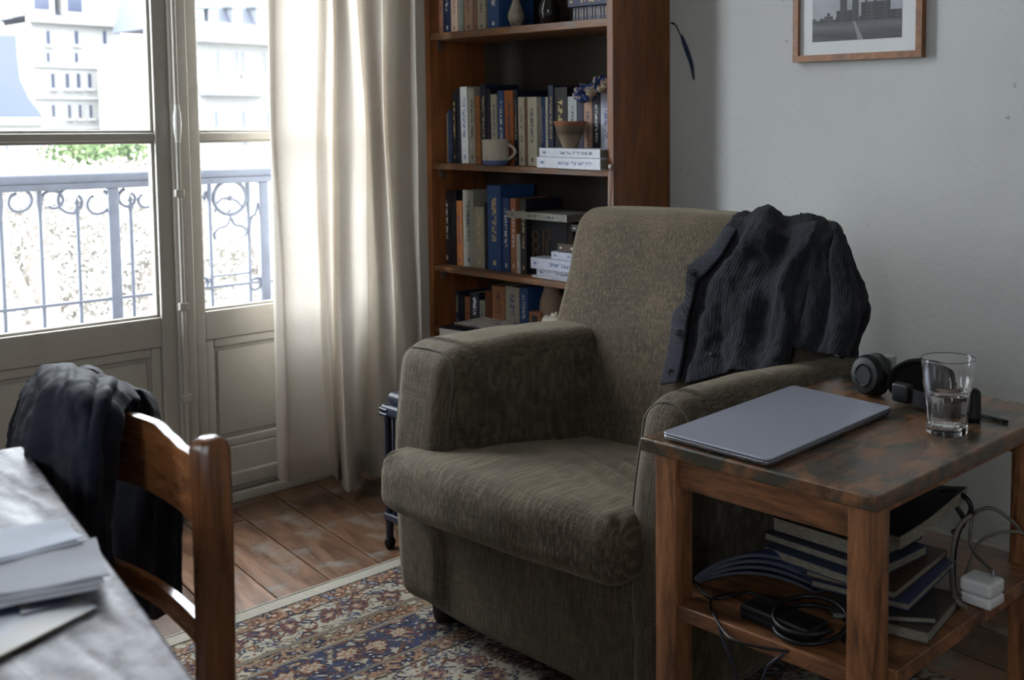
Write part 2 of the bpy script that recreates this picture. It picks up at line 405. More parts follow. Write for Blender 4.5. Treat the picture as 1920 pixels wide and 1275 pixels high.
# floor: planks run almost square to the window wall
fl = struct(MB().box((XW-.12, YF_-.1, -.06), (XR+.1, YB+.1, -.022)).build('floor', plain('floor_subfloor', (30, 22, 18), .9), smooth=False))
ang = math.radians(-7); PW = .143
ca, sa = math.cos(ang), math.sin(ang)
plank_meshes = {}
def clip(poly, ax, val, keep_less):
    out = []
    for i in range(len(poly)):
        a, b = poly[i], poly[(i+1) % len(poly)]
        ia = (a[ax] <= val) if keep_less else (a[ax] >= val); ib = (b[ax] <= val) if keep_less else (b[ax] >= val)
        if ia: out.append(a)
        if ia != ib:
            s_ = (val-a[ax])/(b[ax]-a[ax]); out.append((a[0]+(b[0]-a[0])*s_, a[1]+(b[1]-a[1])*s_))
    return out
rp = random.Random(3)
for i in range(-32, 30):
    v0 = i * PW; u = -4.2 - rp.random() * 1.0
    while u < 2.4:
        L = .8 + rp.random() * .9; g = .0016
        q = [(u+g, v0+g), (u+L-g, v0+g), (u+L-g, v0+PW-g), (u+g, v0+PW-g)]
        q = [(a*ca - b*sa, a*sa + b*ca) for a, b in q]; u += L
        for ax, val, kl in ((0, XW, False), (0, XR, True), (1, YF_, False), (1, YB, True)):
            q = clip(q, ax, val, kl)
            if len(q) < 3: break
        if len(q) < 3: continue
        cx_ = sum(a for a, b in q)/len(q); cy_ = sum(b for a, b in q)/len(q)
        dz = rp.uniform(-.0012, .0)
        pl = MB(); top = [((a-cx_), (b-cy_)) for a, b in q]
        # local frame along the board so that the grain follows it
        loc = [(a*ca + b*sa, -a*sa + b*ca) for a, b in top]
        n = len(loc); ins = [(a*(1-.0012/max(.02, abs(a))) if abs(a) > .02 else a, b*(1-.0012/max(.02, abs(b)))) for a, b in loc]
        pl.add([(a, b, -.018) for a, b in loc] + [(a, b, -.0012) for a, b in loc] + [(a, b, 0) for a, b in ins],
               [tuple(range(2*n, 3*n))] + [(k, (k+1) % n, n+(k+1) % n, n+k) for k in range(n)] + [(n+k, n+(k+1) % n, 2*n+(k+1) % n, 2*n+k) for k in range(n)])
        o = pl.build('plank', M['planks'], smooth=False, fix=False)
        o.parent = fl; o.location = (cx_, cy_, dz-.0); o.rotation_euler = (0, 0, ang)
struct(MB().box((XW-.25, YB, -.05), (XR+.12, YB+.12, ZC)).build('wall_back', M['wall'], smooth=False))
struct(MB().box((XR, YF_-.12, -.05), (XR+.12, YB, ZC)).build('wall_right', M['wall2'], smooth=False))
FX0, FX1, FZ0, FZ1 = .3, 1.0, 1.25, 2.5      # unseen window behind the viewer, added for fill light
wf = MB()
for a, b in (((XW-.25, -.05), (FX0, ZC)), ((FX1, -.05), (XR, ZC)), ((FX0, -.05), (FX1, FZ0)), ((FX0, FZ1), (FX1, ZC))): wf.box((a[0], YF_-.12, a[1]), (b[0], YF_, b[1]))
struct(wf.build('wall_front', M['wall2'], smooth=False))
portal(((FX0+FX1)/2, YF_-.14, (FZ0+FZ1)/2), FZ1-FZ0, FX1-FX0, (math.radians(90), 0, 0))
struct(MB().box((XW-.25, YF_-.12, ZC), (XR+.12, YB+.12, ZC+.1)).build('ceiling', M['ceil'], smooth=False))
# window wall with the french door opening and an added, unseen window further along
DY0, DY1, DZ1 = .74, 2.135, 2.92
WY0, WY1, WZ0, WZ1 = -2.1, -1.2, .9, 2.6
wl = MB(); xo = XW - .22
for a, b in (((YF_, 0), (WY0, ZC)), ((WY1, 0), (DY0, ZC)), ((DY1, 0), (YB, ZC)), ((WY0, 0), (WY1, WZ0)), ((WY0, WZ1), (WY1, ZC)), ((DY0, DZ1), (DY1, ZC))):
    wl.box((xo, a[0], a[1]-.05 if a[1] == 0 else a[1]), (XW, b[0], b[1]))
struct(wl.build('wall_left', M['wall'], smooth=False))
portal((xo-.02, (DY0+DY1)/2, DZ1/2), DY1-DY0, DZ1, (0, math.radians(-90), 0))
portal((xo-.02, (WY0+WY1)/2, (WZ0+WZ1)/2), WY1-WY0, WZ1-WZ0, (0, math.radians(-90), 0))
for l in [o for o in bpy.data.objects if o.type == 'LIGHT']: l.data.size, l.data.size_y = l.data.size_y, l.data.size
# glass
def glassmat(name, haze=.03):
    t = NT(name); t.t.nodes.remove(t.p)
    tr = t.n('ShaderNodeBsdfTransparent'); gl = t.n('ShaderNodeBsdfGlossy'); gl.inputs['Roughness'].default_value = .02
    fr = t.n('ShaderNodeLayerWeight'); mx = t.n('ShaderNodeMixShader'); t.l(t.math('ADD', t.math('MULTIPLY', t.math('POWER', fr.outputs['Facing'], 5.0), .5), .022), mx.inputs[0]); fr.inputs[0].default_value = .5; t.l(tr.outputs[0], mx.inputs[1]); t.l(gl.outputs[0], mx.inputs[2])
    df = t.n('ShaderNodeBsdfTranslucent'); df.inputs[0].default_value = (.9, .94, 1, 1); m2 = t.n('ShaderNodeMixShader')
    dn = t.noise(t.coord(), 7, 5, .7); hz = t.math('MULTIPLY', t.ramp(dn, [(.3, t.g(.5)), (.75, t.g(1))]), haze)
    t.l(hz, m2.inputs[0]); t.l(mx.outputs[0], m2.inputs[1]); t.l(df.outputs[0], m2.inputs[2]); t.l(m2.outputs[0], t.out.inputs[0]); return t.m
M['pane'] = glassmat('dusty_window_glass', .006)
# french door leaf: stiles, rails, glazing bars, panes, panel
def bar(b, y0, y1, z0, z1, x0, x1, r=.004): b.rbox((x0, y0, z0), (x1, y1, z1), r, 2)
XF, XBk = XW + .012, XW - .045      # room face and outer face of the leaves
def leaf(name, gy0, gy1, sy0, sy1, group=None):
    """gy: glass extents; sy: outer extents of the leaf"""
    root = struct(link(bpy.data.objects.new(name, None))); root.location = (XW, (sy0+sy1)/2, 0)
    b = MB(); bar(b, sy0, gy0, .03, DZ1-.03, XBk, XF); b.build('stile', M['paint'], root)
    b = MB(); bar(b, gy1, sy1, .03, DZ1-.03, XBk, XF); b.build('stile', M['paint'], root)
    for z0, z1 in ((.03, .165), (.505, .592), (2.73, 2.87)):
        b = MB(); bar(b, gy0, gy1, z0, z1, XBk+.003, XF-.003); b.build('rail', M['paint'], root)
    for z in (1.112, 1.64, 2.168):
        b = MB(); bar(b, gy0, gy1, z-.0115, z+.0115, XBk+.008, XF-.006); b.build('glazing_bar', M['paint'], root)
    zs = [.592, 1.1005, 1.1235, 1.6285, 1.6515, 2.1565, 2.1795, 2.73]
    for k in range(4):
        b = MB(); b.box((XW-.022, gy0-.004, zs[2*k]-.002), (XW-.018, gy1+.004, zs[2*k+1]+.002)); b.build('pane', M['pane'], root, smooth=False)
    # sloped putty bead around the glass
    for k in range(4):
        z0, z1 = zs[2*k], zs[2*k+1]; b = MB()
        for (a0, a1, c0, c1) in ((gy0, gy0+.008, z0, z1), (gy1-.008, gy1, z0, z1), (gy0, gy1, z0, z0+.008), (gy0, gy1, z1-.008, z1)):
            b.rbox((XW-.017, a0, c0), (XF-.014, a1, c1), .003)
        b.build('glazing_bead', M['paint'], root)
    # lower panel: moulding frame and raised field
    b = MB(); b.box((XW-.03, gy0, .165), (XW-.012, gy1, .505)); b.build('panel_back', M['paint'], root, smooth=False)
    m_ = .028
    for (a0, a1, c0, c1) in ((gy0, gy0+m_, .165, .505), (gy1-m_, gy1, .165, .505), (gy0+m_, gy1-m_, .165, .165+m_), (gy0+m_, gy1-m_, .505-m_, .505)):
        b = MB(); b.rbox((XW-.012, a0, c0), (XW+.002, a1, c1), .006, 3); b.build('panel_moulding', M['paint'], root)
    b = MB(); b.rbox((XW-.013, gy0+m_+.012, .165+m_+.012), (XW-.004, gy1-m_-.012, .505-m_-.012), .004, 2); b.build('raised_panel', M['paint'], root)
    b = MB(); b.rbox((XF-.002, sy0+.03, .045), (XF+.014, sy1-.03, .09), .006, 2); b.build('drip_rail', M['paint'], root)
    return root
leaf('door_1', .905, 1.386, .80, 1.446)
d2 = leaf('door_2', 1.514, 2.0, 1.452, 2.085)
# outer frame of the door, threshold
for (a0, a1, c0, c1, nm) in ((DY0, .795, 0, DZ1, 'trim_1'), (2.09, DY1, 0, DZ1, 'trim_2'), (.795, 2.09, DZ1-.03, DZ1, 'trim_3')):
    b = MB(); bar(b, a0, a1, c0, c1, XBk-.02, XF+.006); struct(b.build(nm, M['paint']))
b = MB(); b.rbox((XBk-.06, DY0, -.002), (XF+.02, DY1, .028), .004, 2); struct(b.build('trim_4', M['paint']))
# meeting cover strip and espagnolette bolt on the closing edge
er = thing('window_bolt', 'white painted long bolt rod with a knuckle on the closing edge of the french door', 'bolt', (XF+.02, 1.452, .03))
b = MB(); b.rbox((XF+.001, 1.425, .05), (XF+.016, 1.478, 2.85), .006, 3); b.build('cover_strip', M['paint'], er)
b = MB(); b.tube([(XF+.026, 1.437, .06), (XF+.026, 1.437, 2.8)], .0065, 10); b.build('rod', M['paint'], er)
b = MB(); zk = 1.15; b.lathe([(0, -.055), (.007, -.054), (.008, -.04), (.0105, -.025), (.0115, 0), (.0105, .025), (.008, .04), (.007, .054), (0, .055)], (XF+.028, 1.437, zk), 16); b.build('knuckle', M['paint_out'], er)
for z in (.35, .62, .95, 1.6, 2.0):
    b = MB(); b.rbox((XF+.014, 1.424, z-.012), (XF+.034, 1.450, z+.012), .004, 2); b.build('rod_guide', M['paint'], er)
# unseen second window, added to let more daylight into the room
wr = struct(link(bpy.data.objects.new('fill_window_1', None))); wr.location = (XW, (WY0+WY1)/2, WZ0)
for a0, a1, c0, c1 in ((WY0, WY0+.07, WZ0, WZ1), (WY1-.07, WY1, WZ0, WZ1), (WY0, WY1, WZ0, WZ0+.08), (WY0, WY1, WZ1-.07, WZ1), ((WY0+WY1)/2-.05, (WY0+WY1)/2+.05, WZ0, WZ1), (WY0, WY1, 1.3, 1.33)):
    b = MB(); bar(b, a0, a1, c0, c1, XBk, XW+.0); b.build('window_frame', M['paint'], wr)
b = MB(); b.box((XW-.022, WY0+.05, WZ0+.05), (XW-.018, WY1-.05, WZ1-.05)); b.build('pane', M['pane'], wr, smooth=False)
wr = struct(link(bpy.data.objects.new('fill_window_2', None))); wr.location = ((FX0+FX1)/2, YF_, FZ0)  # unseen opening added as fill from the camera side
for a0, a1, c0, c1 in ((FX0, FX0+.06, FZ0, FZ1), (FX1-.06, FX1, FZ0, FZ1), (FX0+.06, FX1-.06, FZ0, FZ0+.07), (FX0+.06, FX1-.06, FZ1-.06, FZ1), ((FX0+FX1)/2-.04, (FX0+FX1)/2+.04, FZ0+.07, FZ1-.06)):
    b = MB(); b.rbox((a0, YF_-.05, c0), (a1, YF_, c1), .004, 2); b.build('window_frame', M['paint'], wr)
b = MB(); b.box((FX0+.05, YF_-.027, FZ0+.05), (FX1-.05, YF_-.023, FZ1-.05)); b.build('pane', M['pane'], wr, smooth=False)
# baseboards
for nm, a, b_ in (('baseboard_back', (XW, YB-.014, 0), (XR, YB, .09)), ('baseboard_left', (XW, YF_, 0), (XW+.014, DY0-.01, .09)), ('baseboard_right', (XR-.014, YF_, 0), (XR, YB-.015, .09)), ('baseboard_front', (XW+.015, YF_, 0), (XR-.015, YF_+.014, .09))):
    b = MB(); b.rbox(a, b_, .004, 2); struct(b.build(nm, M['paint']))

# ================================================================== RUG
def rug():
    RX0, RY0, RX1, RY1 = -2.455, .62, -.35, 2.02
    RX0 = -2.452
    st = .0028; nx = int(1.15/st); U = 1.15; ny = int((RY1-RY0)/st)
    # dense near field; the far field carries on with the same pattern
    def vor(u, v, s, seed, jit=.85):
        gi, gj = np.floor(u/s).astype(int), np.floor(v/s).astype(int); best = np.full(u.shape, 9.); sec = best.copy(); idv = np.zeros(u.shape)
        ox = np.zeros(u.shape); oy = np.zeros(u.shape)
        for di in (-1, 0, 1):
            for dj in (-1, 0, 1):
                ci, cj = gi+di, gj+dj
                h1 = np.modf(np.abs(np.sin(ci*127.1+cj*311.7+seed)*43758.5453))[0]; h2 = np.modf(np.abs(np.sin(ci*269.5+cj*183.3+seed)*24634.6345))[0]
                px_, py_ = (ci+.5+jit*(h1-.5))*s, (cj+.5+jit*(h2-.5))*s
                d = np.hypot(u-px_, v-py_)/s; cl = d < best
                sec = np.where(cl, best, np.minimum(sec, d)); best = np.where(cl, d, best); idv = np.where(cl, np.modf(h1*7.13+h2*3.7)[0], idv)
                ox = np.where(cl, u-px_, ox); oy = np.where(cl, v-py_, oy)
        return best, sec, idv, ox, oy
    def pattern(u, v):
        cream, sand, rust, pink, navy, blue, dk, tan = [np.array(s2l(c)) for c in ((176,170,154), (158,148,130), (128,88,64), (156,122,100), (56,60,82), (92,98,118), (62,58,56), (142,126,104))]
        pal = np.array([rust, pink, navy, blue, tan, cream, navy, rust])
        n = u.shape; out = np.zeros(n+(3,)); out[:] = cream
        wu = u + .006*np.sin(v*61)+.004*np.sin(v*143+u*90); wv = v + .006*np.sin(u*71)+.004*np.sin(u*131+v*77)
        def put(mask, col): out[mask] = col if np.ndim(col) == 1 else col[mask]
        bands = [(0, .045, 'edge'), (.045, .052, 'line'), (.052, .105, 'guard'), (.105, .112, 'line'), (.112, .235, 'main'), (.235, .25, 'line2'), (.25, .30, 'guard2'), (.30, .312, 'line2'), (.312, .455, 'navy'), (.455, .467, 'line2'), (.467, .51, 'guard'), (.51, .518, 'line'), (.518, 9, 'field')]
        fb, fs_, fid, fx, fy = vor(wu, wv, .026, 3.); a = np.arctan2(fy, fx); r = np.hypot(fx, fy)/.026
        sm = pal[(fid*7.99).astype(int)]
        gb, gs, gid, gx, gy = vor(wu, wv, .011, 9.); tiny = pal[(gid*7.99).astype(int)]
        vb, vs2, vid, vx, vy = vor(wu*.7, wv, .075, 5., .5); va = np.arctan2(vy, vx/.7); vr = np.hypot(vx/.7, vy)/.075
        for a0, a1, k in bands:
            mk = (u >= a0) & (u < a1)
            if not mk.any(): continue
            w_ = (u-a0)
            if k == 'edge': put(mk, np.array(s2l((176, 172, 160)))); continue
            if k == 'line': put(mk, dk*1.3); continue
            if k == 'line2': put(mk, sand); put(mk & (np.modf(w_/.005)[0] > .55), dk*1.2); continue
            base = {'guard': pink*.8+tan*.2, 'guard2': tan*.6+pink*.4, 'main': cream, 'navy': navy*.7+blue*.3, 'field': cream}[k]
            put(mk, base)
            if k in ('guard', 'guard2'):
                mot = mk & (r < .40+.06*np.cos(5*a)); put(mot, sm); put(mk & (np.abs(r-.42-.06*np.cos(5*a)) < .045), dk); put(mk & (r < .16), cream)
                put(mk & (gb < .28) & (r > .5) & (gid > .4), np.broadcast_to(navy, n+(3,)))
            else:
                put(mk & (gb < .34) & (gid > .35), tiny)
                vine = np.abs(np.sin(wv*48+2.2*np.sin(wu*55))*.5+np.sin(wu*64+wv*20)*.5) < .075; put(mk & vine, rust*.55+dk*.45)
                mot = mk & (r < .36+.12*np.cos(4*a+fid*9)) & (fid > .25); put(mot, sm); put(mk & (np.abs(r-.38-.12*np.cos(4*a+fid*9)) < .035) & (fid > .25), dk)
                put(mot & (r < .15), cream)
                R_ = .36+.07*np.cos(8*va); fm = mk & (vr < R_); put(fm, (rust if k != 'field' else pink)); put(mk & (np.abs(vr-R_) < .025), navy)
                put(fm & (vr < .25+.05*np.cos(8*va)), cream if k == 'navy' else navy); put(fm & (vr < .17+.04*np.cos(6*va)), pink); put(fm & (vr < .07), cream)
        fad = .86+.14*np.sin(u*9+np.sin(v*7))*np.sin(v*5.3); nz_ = np.random.RandomState(1).rand(*n)*.22+.86
        return out*(fad*nz_)[..., None]
    us = np.arange(nx+1)*st; vs_ = np.arange(ny+1)*st
    Ug, Vg = np.meshgrid(us, vs_, indexing='ij')
    col = pattern(Ug, Vg)
    rs = np.random.RandomState(5); zz = .007+rs.rand(nx+1, ny+1)*.0009
    co = np.stack([Ug, Vg, zz], -1).reshape(-1, 3)
    root = thing('rug', 'faded floral patterned rug in cream, rust and navy with a cream edge under the armchair', 'rug', (RX0, RY0, 0))
    me = bpy.data.meshes.new('rug_pile'); nvx = ny+1
    me.vertices.add(len(co)); me.vertices.foreach_set('co', co.astype(np.float32).ravel())
    I, J = np.meshgrid(np.arange(nx), np.arange(ny), indexing='ij'); b0 = (I*nvx+J).ravel()
    q = np.stack([b0, b0+nvx, b0+nvx+1, b0+1], 1)
    me.loops.add(q.size); me.loops.foreach_set('vertex_index', q.ravel().astype(np.int32)); me.polygons.add(len(q)); me.polygons.foreach_set('loop_start', (np.arange(len(q))*4).astype(np.int32)); me.update(calc_edges=True)
    ca_ = me.color_attributes.new('print', 'FLOAT_COLOR', 'POINT'); ca_.data.foreach_set('color', np.concatenate([col.reshape(-1, 3), np.ones((len(co), 1))], 1).astype(np.float32).ravel())
    me.materials.append(attr_mat('rug_wool', .95, 500, .05)); o = link(bpy.data.objects.new('pile', me)); o.parent = root
    # far part (mostly out of view) with coarser cells
    st2 = .01; n2 = int((RX1-RX0-U)/st2); Ug, Vg = np.meshgrid(U+np.arange(n2+1)*st2, np.arange(int((RY1-RY0)/st2)+1)*st2, indexing='ij'); col = pattern(Ug, Vg)
    b = MB(); k = Ug.shape[1]; b.add(np.stack([Ug, Vg, Ug*0+.0074], -1).reshape(-1, 3).tolist(), [(i*k+j, (i+1)*k+j, (i+1)*k+j+1, i*k+j+1) for i in range(n2) for j in range(k-1)])
    me2 = bpy.data.meshes.new('pile_far'); me2.from_pydata(b.v, [], b.f); me2.update(); c2 = me2.color_attributes.new('print', 'FLOAT_COLOR', 'POINT')
    c2.data.foreach_set('color', np.concatenate([col.reshape(-1, 3), np.ones((len(b.v), 1))], 1).astype(np.float32).ravel()); me2.materials.append(me.materials[0])
    o2 = link(bpy.data.objects.new('pile', me2)); o2.parent = root
    b = MB(); b.rbox((RX0-.002, RY0-.002, .001), (RX1, RY1+.002, .0066), .002); b.build('backing', plain('rug_backing', (150, 145, 130), .95), root)
    b = MB(); b.tube([(RX0, RY0, .0055), (RX0, RY1, .0055)], .0045, 8); b.build('selvedge', plain('rug_selvedge', (166, 162, 150), .95, scale=200, bump=.6), root)
rug()

# ================================================================== BOOKCASE
BY = 2.317
bc = thing('bookcase', 'tall orange-brown wooden bookcase in the corner behind the armchair', 'bookcase', (-2.78, 2.44, 0))
SH = [(1.436, 1.460), (.992, 1.012), (.636, .655), (.420, .440), (.10, .125), (1.90, 1.922)]
b = MB(); b.rbox((-2.346, BY, 0), (-2.320, YB-.002, 2.25), .002, 2); b.build('side_panel', M['case'], bc)
b = MB(); b.rbox((-3.241, BY, 0), (-3.214, YB-.002, 2.25), .002, 2); b.build('side_panel', M['case'], bc)
b = MB(); b.rbox((-3.25+.01, BY, 2.251), (-2.318, YB-.002, 2.28), .002, 2); b.build('top_panel', M['case'], bc)
b = MB(); b.box((-3.213, YB-.012, .02), (-2.347, YB-.003, 2.25)); b.build('back_panel', M['caseback'], bc, smooth=False)
for z0, z1 in SH:
    b = MB(); b.rbox((-3.213, BY+.004, z0), (-2.347, YB-.013, z1), .002, 2); b.build('shelf', M['shelf'], bc)
b = MB(); b.rbox((-3.213, BY+.02, 0), (-2.347, BY+.036, .099), .002); b.build('plinth', M['case'], bc)
for z in (1.436, .992, .636):
    for x in (-3.2132, -2.352):
        b = MB(); b.rbox((x, BY+.03, z-.03), (x+.005, BY+.05, z-.001), .001); b.build('shelf_bracket', plain('bracket_metal', (120, 110, 100), .5, metal=.6) if 'br' not in M else M['br'], bc)
        M['br'] = M.get('br') or bpy.data.materials['bracket_metal']

def shelf_books(rows, z, Y, dep, shelfname, grp=None):
    for r in rows:
        x0, x1, yt, col, ink, lab = r[:6]; lean = r[6] if len(r) > 6 else 0; dy = r[7] if len(r) > 7 else 0
        a = onY(x0, yt, Y+dy); b_ = onY(x1, yt, Y+dy)
        book(a.x+.0004, b_.x-.0004, z, a.z, Y+dy, min(Y+dy+dep, YB-.016), col, INK[ink], lab, lean=lean)
CR, GR, NV, BL, OR, BK = (186,178,160), (150,148,138), (26,34,58), (40,78,132), (168,104,54), (20,20,24)
shelf_books([
 (803, 814, -40, CR, 'dark', 'cream paperback at the far left end of the top visible shelf'),
 (815, 821, -35, (96,64,44), 'gold', 'thin dark brown book, second from the left on the top visible shelf'),
 (821, 829, -45, (170,130,106), 'dark', 'slim salmon book left of the navy one on the top visible shelf'),
 (830, 843, -60, (24,44,84), 'white', 'navy book with pale emblem among the paperbacks on the top visible shelf'),
 (844, 857, -38, (184,156,134), 'dark', 'pinkish beige paperback right of the navy book on the top visible shelf'),
 (858, 868, -50, (122,126,118), 'dark', 'grey-green book in the middle of the paperbacks on the top visible shelf'),
 (869, 885, -42, (186,152,128), 'dark', 'wide pinkish tan paperback on the top visible shelf'),
 (886, 893, -46, (156,120,90), 'dark', 'slim tan book left of the last cream one on the top visible shelf'),
 (894, 909, -40, (182,172,150), 'dark', 'cream book standing left of the white and blue one on the top visible shelf'),
 (913, 934, -70, (44,84,140), 'white', 'wide blue book beside the pale vase on the top visible shelf', 0),
 (936, 951, -60, (26,26,40), 'gold', 'very dark book behind the pale vase on the top visible shelf', 0, .05),
], SH[0][1], 2.36, .15, 'top')
shelf_books([
 (826, 834, 177, (150,150,140), 'dark', 'grey-white book at the left end of the mug shelf'),
 (834.5, 838.5, 212, (176,172,156), 'dark', 'thin pale pamphlet beside the left end of the mug shelf'),
 (839, 846, 206, (52,72,112), 'dark', 'short slate-blue book near the left end of the mug shelf'),
 (846.5, 855, 172, (22,24,34), 'gold', 'black book with figure on spine near the left end of the mug shelf'),
 (855.5, 863, 165, (20,26,42), 'dark', 'blackish navy book left of the tall white one on the mug shelf'),
 (863.5, 877, 163, (196,198,196), 'blue', 'tall white book with blue spine lettering on the mug shelf', -1.2),
 (879, 890, 166, (168,164,150), 'dark', 'tall greyish cream book left of the slim orange one on the mug shelf', -1.2),
 (891.5, 900, 180, (176,112,56), 'dark', 'slim orange-tan book just left of the mug', -1.2),
 (900.5, 911, 158, (22,34,62), 'gold', 'tall navy book with gold lettering behind the mug handle side', -.6),
 (911.5, 920, 166, (16,20,34), 'dark', 'blackish book between the gold-lettered navy and cream ones behind the mug', -.6),
 (920.5, 932, 177, (188,182,160), 'blue', 'cream book with blue lettering rising behind the mug', -1),
 (933, 945, 170, (48,84,134), 'white', 'blue book with grey head rising behind the mug', -.6),
 (946, 962, 170, (180,104,50), 'dark', 'wide orange book behind the mug handle', -.6),
 (963, 970, 168, (24,32,52), 'gold', 'narrow navy book right of the wide orange one', -.5),
 (971.5, 983, 182, (198,190,170), 'dark', 'cream paperback right of the narrow navy book on the mug shelf', -.5),
 (983.5, 987, 184, (128,96,72), 'dark', 'very thin brown book squeezed between two cream paperbacks'),
 (988, 1006, 182, (196,190,170), 'dark', 'wide cream paperback with grey lettering left of the blue one'),
 (1008, 1021, 182, (42,72,118), 'white', 'blue book standing behind the left end of the lying pair', 0, .02),
 (1022, 1026.5, 182, (196,194,184), 'dark', 'thin white book between blue and tall navy ones behind the bowl', 0, .02),
 (1027, 1037, 160, (26,40,72), 'gold', 'tallest navy book rising left behind the brown bowl', 0, .02),
 (1037.5, 1063, 164, (20,18,20), 'gold', 'thick black book with brown pattern right behind the brown bowl', 0, .025),
 (1064, 1081, 181, (178,184,182), 'dark', 'white book with dark drawing behind the brown bowl', 0, .02),
 (1081.5, 1094, 184, (24,34,60), 'dark', 'dark blue book below the patterned cloth', 0, .02),
 (1094.5, 1110, 192, (176,138,116), 'dark', 'pinkish brown book below the patterned cloth', 0, .02),
 (1110.5, 1125, 176, (34,38,50), 'white', 'dark slate book left of the last white one on the mug shelf', 0, .02),
 (1125.5, 1146, 162, (198,202,216), 'blue', 'white-lilac book at the right end of the mug shelf', 0, .02),
], SH[1][1], 2.385, .145, 'mug')
shelf_books([
 (826, 845, 356, (20,20,26), 'white', 'thick black book with white lettering at the left end of the third shelf'),
 (845.5, 854, 358, (16,18,24), 'dark', 'narrow black book next to the orange one on the third shelf'),
 (855, 866, 376, (186,116,64), 'blue', 'orange paperback on the third shelf'),
 (867, 887, 356, (160,158,148), 'dark', 'tall wide pale grey book on the third shelf'),
 (888, 907, 387, (166,160,142), 'gold', 'shorter cream-grey book with round emblem on the third shelf'),
 (907.5, 912.5, 380, (20,22,30), 'dark', 'thin dark book left of the tall blue one on the third shelf'),
 (913, 938, 347, (44,82,138), 'gold', 'tallest wide blue book on the third shelf'),
 (941, 954, 371, (36,68,122), 'white', 'narrower blue book right of the tallest blue one on the third shelf'),
 (956, 967, 372, (168,112,78), 'white', 'orange and white patterned book on the third shelf'),
 (968, 974, 439, (200,200,192), 'dark', 'short thin white book on the third shelf'),
 (975, 986, 373, (26,30,40), 'gold', 'dark slate book with gold lettering beside the black cover on the third shelf'),
], SH[2][1], 2.375, .15, 'third')
shelf_books([
 (829, 836, 565, (76,52,38), 'dark', 'short brown book at the left end of the low shelf'),
 (837, 851, 560, (24,24,26), 'white', 'dark book second from left on the low shelf'),
 (852, 861, 545, (28,40,66), 'gold', 'navy and tan narrow book on the low shelf'),
 (862, 870, 552, (18,22,36), 'dark', 'dark navy book left of the thin orange-brown one on the low shelf'),
 (871, 880, 556, (152,98,64), 'dark', 'orange-brown thin book on the low shelf'),
 (881, 898, 547, (20,26,40), 'white', 'wide dark blue book behind the magazines on the low shelf'),
 (899, 908, 563, (176,172,158), 'dark', 'short off-white book on the low shelf'),
 (909, 921, 544, (122,70,40), 'dark', 'rust brown book left of the two-tone tan one on the low shelf'),
 (922, 946, 535, (176,122,86), 'dark', 'wide two-tone tan book on the low shelf'),
 (947, 973, 536, (182,176,158), 'blue', 'off-white illustrated book on the low shelf'),
 (974, 989, 539, (42,80,134), 'white', 'blue book right of the illustrated one on the low shelf'),
], SH[3][1], 2.41, .13, 'low')

def flatbook(px0, px1, z0, z1, Y, dep, col, ink, lab, rz=0, tx=0, name='book', hard=.0022):
    zz = (z0+z1)/2; yy = 340
    a = onY(px0, yy, Y); c = onY(px1, yy, Y)
    return book(a.x, c.x, z0, z1, Y, Y+dep, col, ink if isinstance(ink, float) else INK[ink], lab, flat=True, rz=rz, tx=tx, name=name, hard=hard)
# lying books on the mug shelf
zs = SH[1][1]
flatbook(1003, 1132, zs+.0005, zs+.034, 2.300, .10, (214,218,226), 'blue', 'thick white book lying under another at the right of the mug shelf', rz=-4)
flatbook(1009, 1130, zs+.035, zs+.062, 2.303, .10, (206,212,222), 'dark', 'white book with dark boards lying on a thicker one under the brown bowl', rz=-3)
# lying books on the third shelf
z3 = SH[2][1]
flatbook(995, 1110, z3+.0005, z3+.008, 2.345, .14, (206,210,220), 'blue', 'thin white booklet at the bottom of the lying stack beside the armchair back')
flatbook(1004, 1115, z3+.0085, z3+.030, 2.35, .135, (196,200,214), 'dark', 'white lying book with a printed code at the spine end, second in the stack')
flatbook(993, 1100, z3+.0305, z3+.066, 2.34, .14, (206,210,226), 'blue', 'thick white book with grey lettering third in the lying stack')
flatbook(1032, 1120, z3+.0665, z3+.090, 2.352, .12, (200,204,220), 'blue', 'small white book with blue spine lettering fourth in the lying stack')
flatbook(1044, 1115, z3+.0905, z3+.118, 2.355, .115, (72,58,44), 'white', 'brown book with pale lettering at the top of the lying stack')
flatbook(1085, 1135, z3+.1185, z3+.150, 2.365, .10, (150,98,70), 'dark', 'orange-brown book half hidden by the armchair back on the lying stack', name='book')
bk = flatbook(1070, 1142, z3+.158, z3+.180, 2.36, .13, (30,30,44), 'gold', 'dark tilted book with gold lettering on top of the pile behind the armchair')
# grey book lying across the uprights and the black cover book
flatbook(950, 1062, .838, .862, 2.372, .14, (150,150,142), 'dark', 'grey book lying across the tops of the upright books on the third shelf')
a = onY(988, 375, 2.382); c = onY(1040, 375, 2.382)
t = thing('book', 'large black book facing out with a golden window-like emblem on its cover', 'book', (( a.x+c.x)/2, 2.42, z3))
Mx = Matrix.Identity(4)
b = MB(); b.rbox((a.x, 2.398, z3), (c.x+.04, 2.401, .835), .001, M=Mx); b.rbox((a.x, 2.425, z3), (c.x+.04, 2.428, .835), .001, M=Mx); b.rbox((a.x, 2.399, z3), (a.x+.003, 2.427, .835), .001)
o = b.build('cover', plain('black_cloth_cover', (12, 13, 18), .85), t)
b = MB(); b.box((a.x+.003, 2.4012, z3+.003), (c.x+.038, 2.4248, .832)); b.build('page_block', M['pages'], t, smooth=False)
b = MB(); gx = onY(998, 450, 2.397).x
for zq in (.690, .722, .754):
    b.tube([(gx+.017+.0125*math.cos(k*PI/8)*1.0, 2.3975, zq+.03+.015*math.sin(k*PI/8)) for k in range(16)], .0016, 5, closed=True)
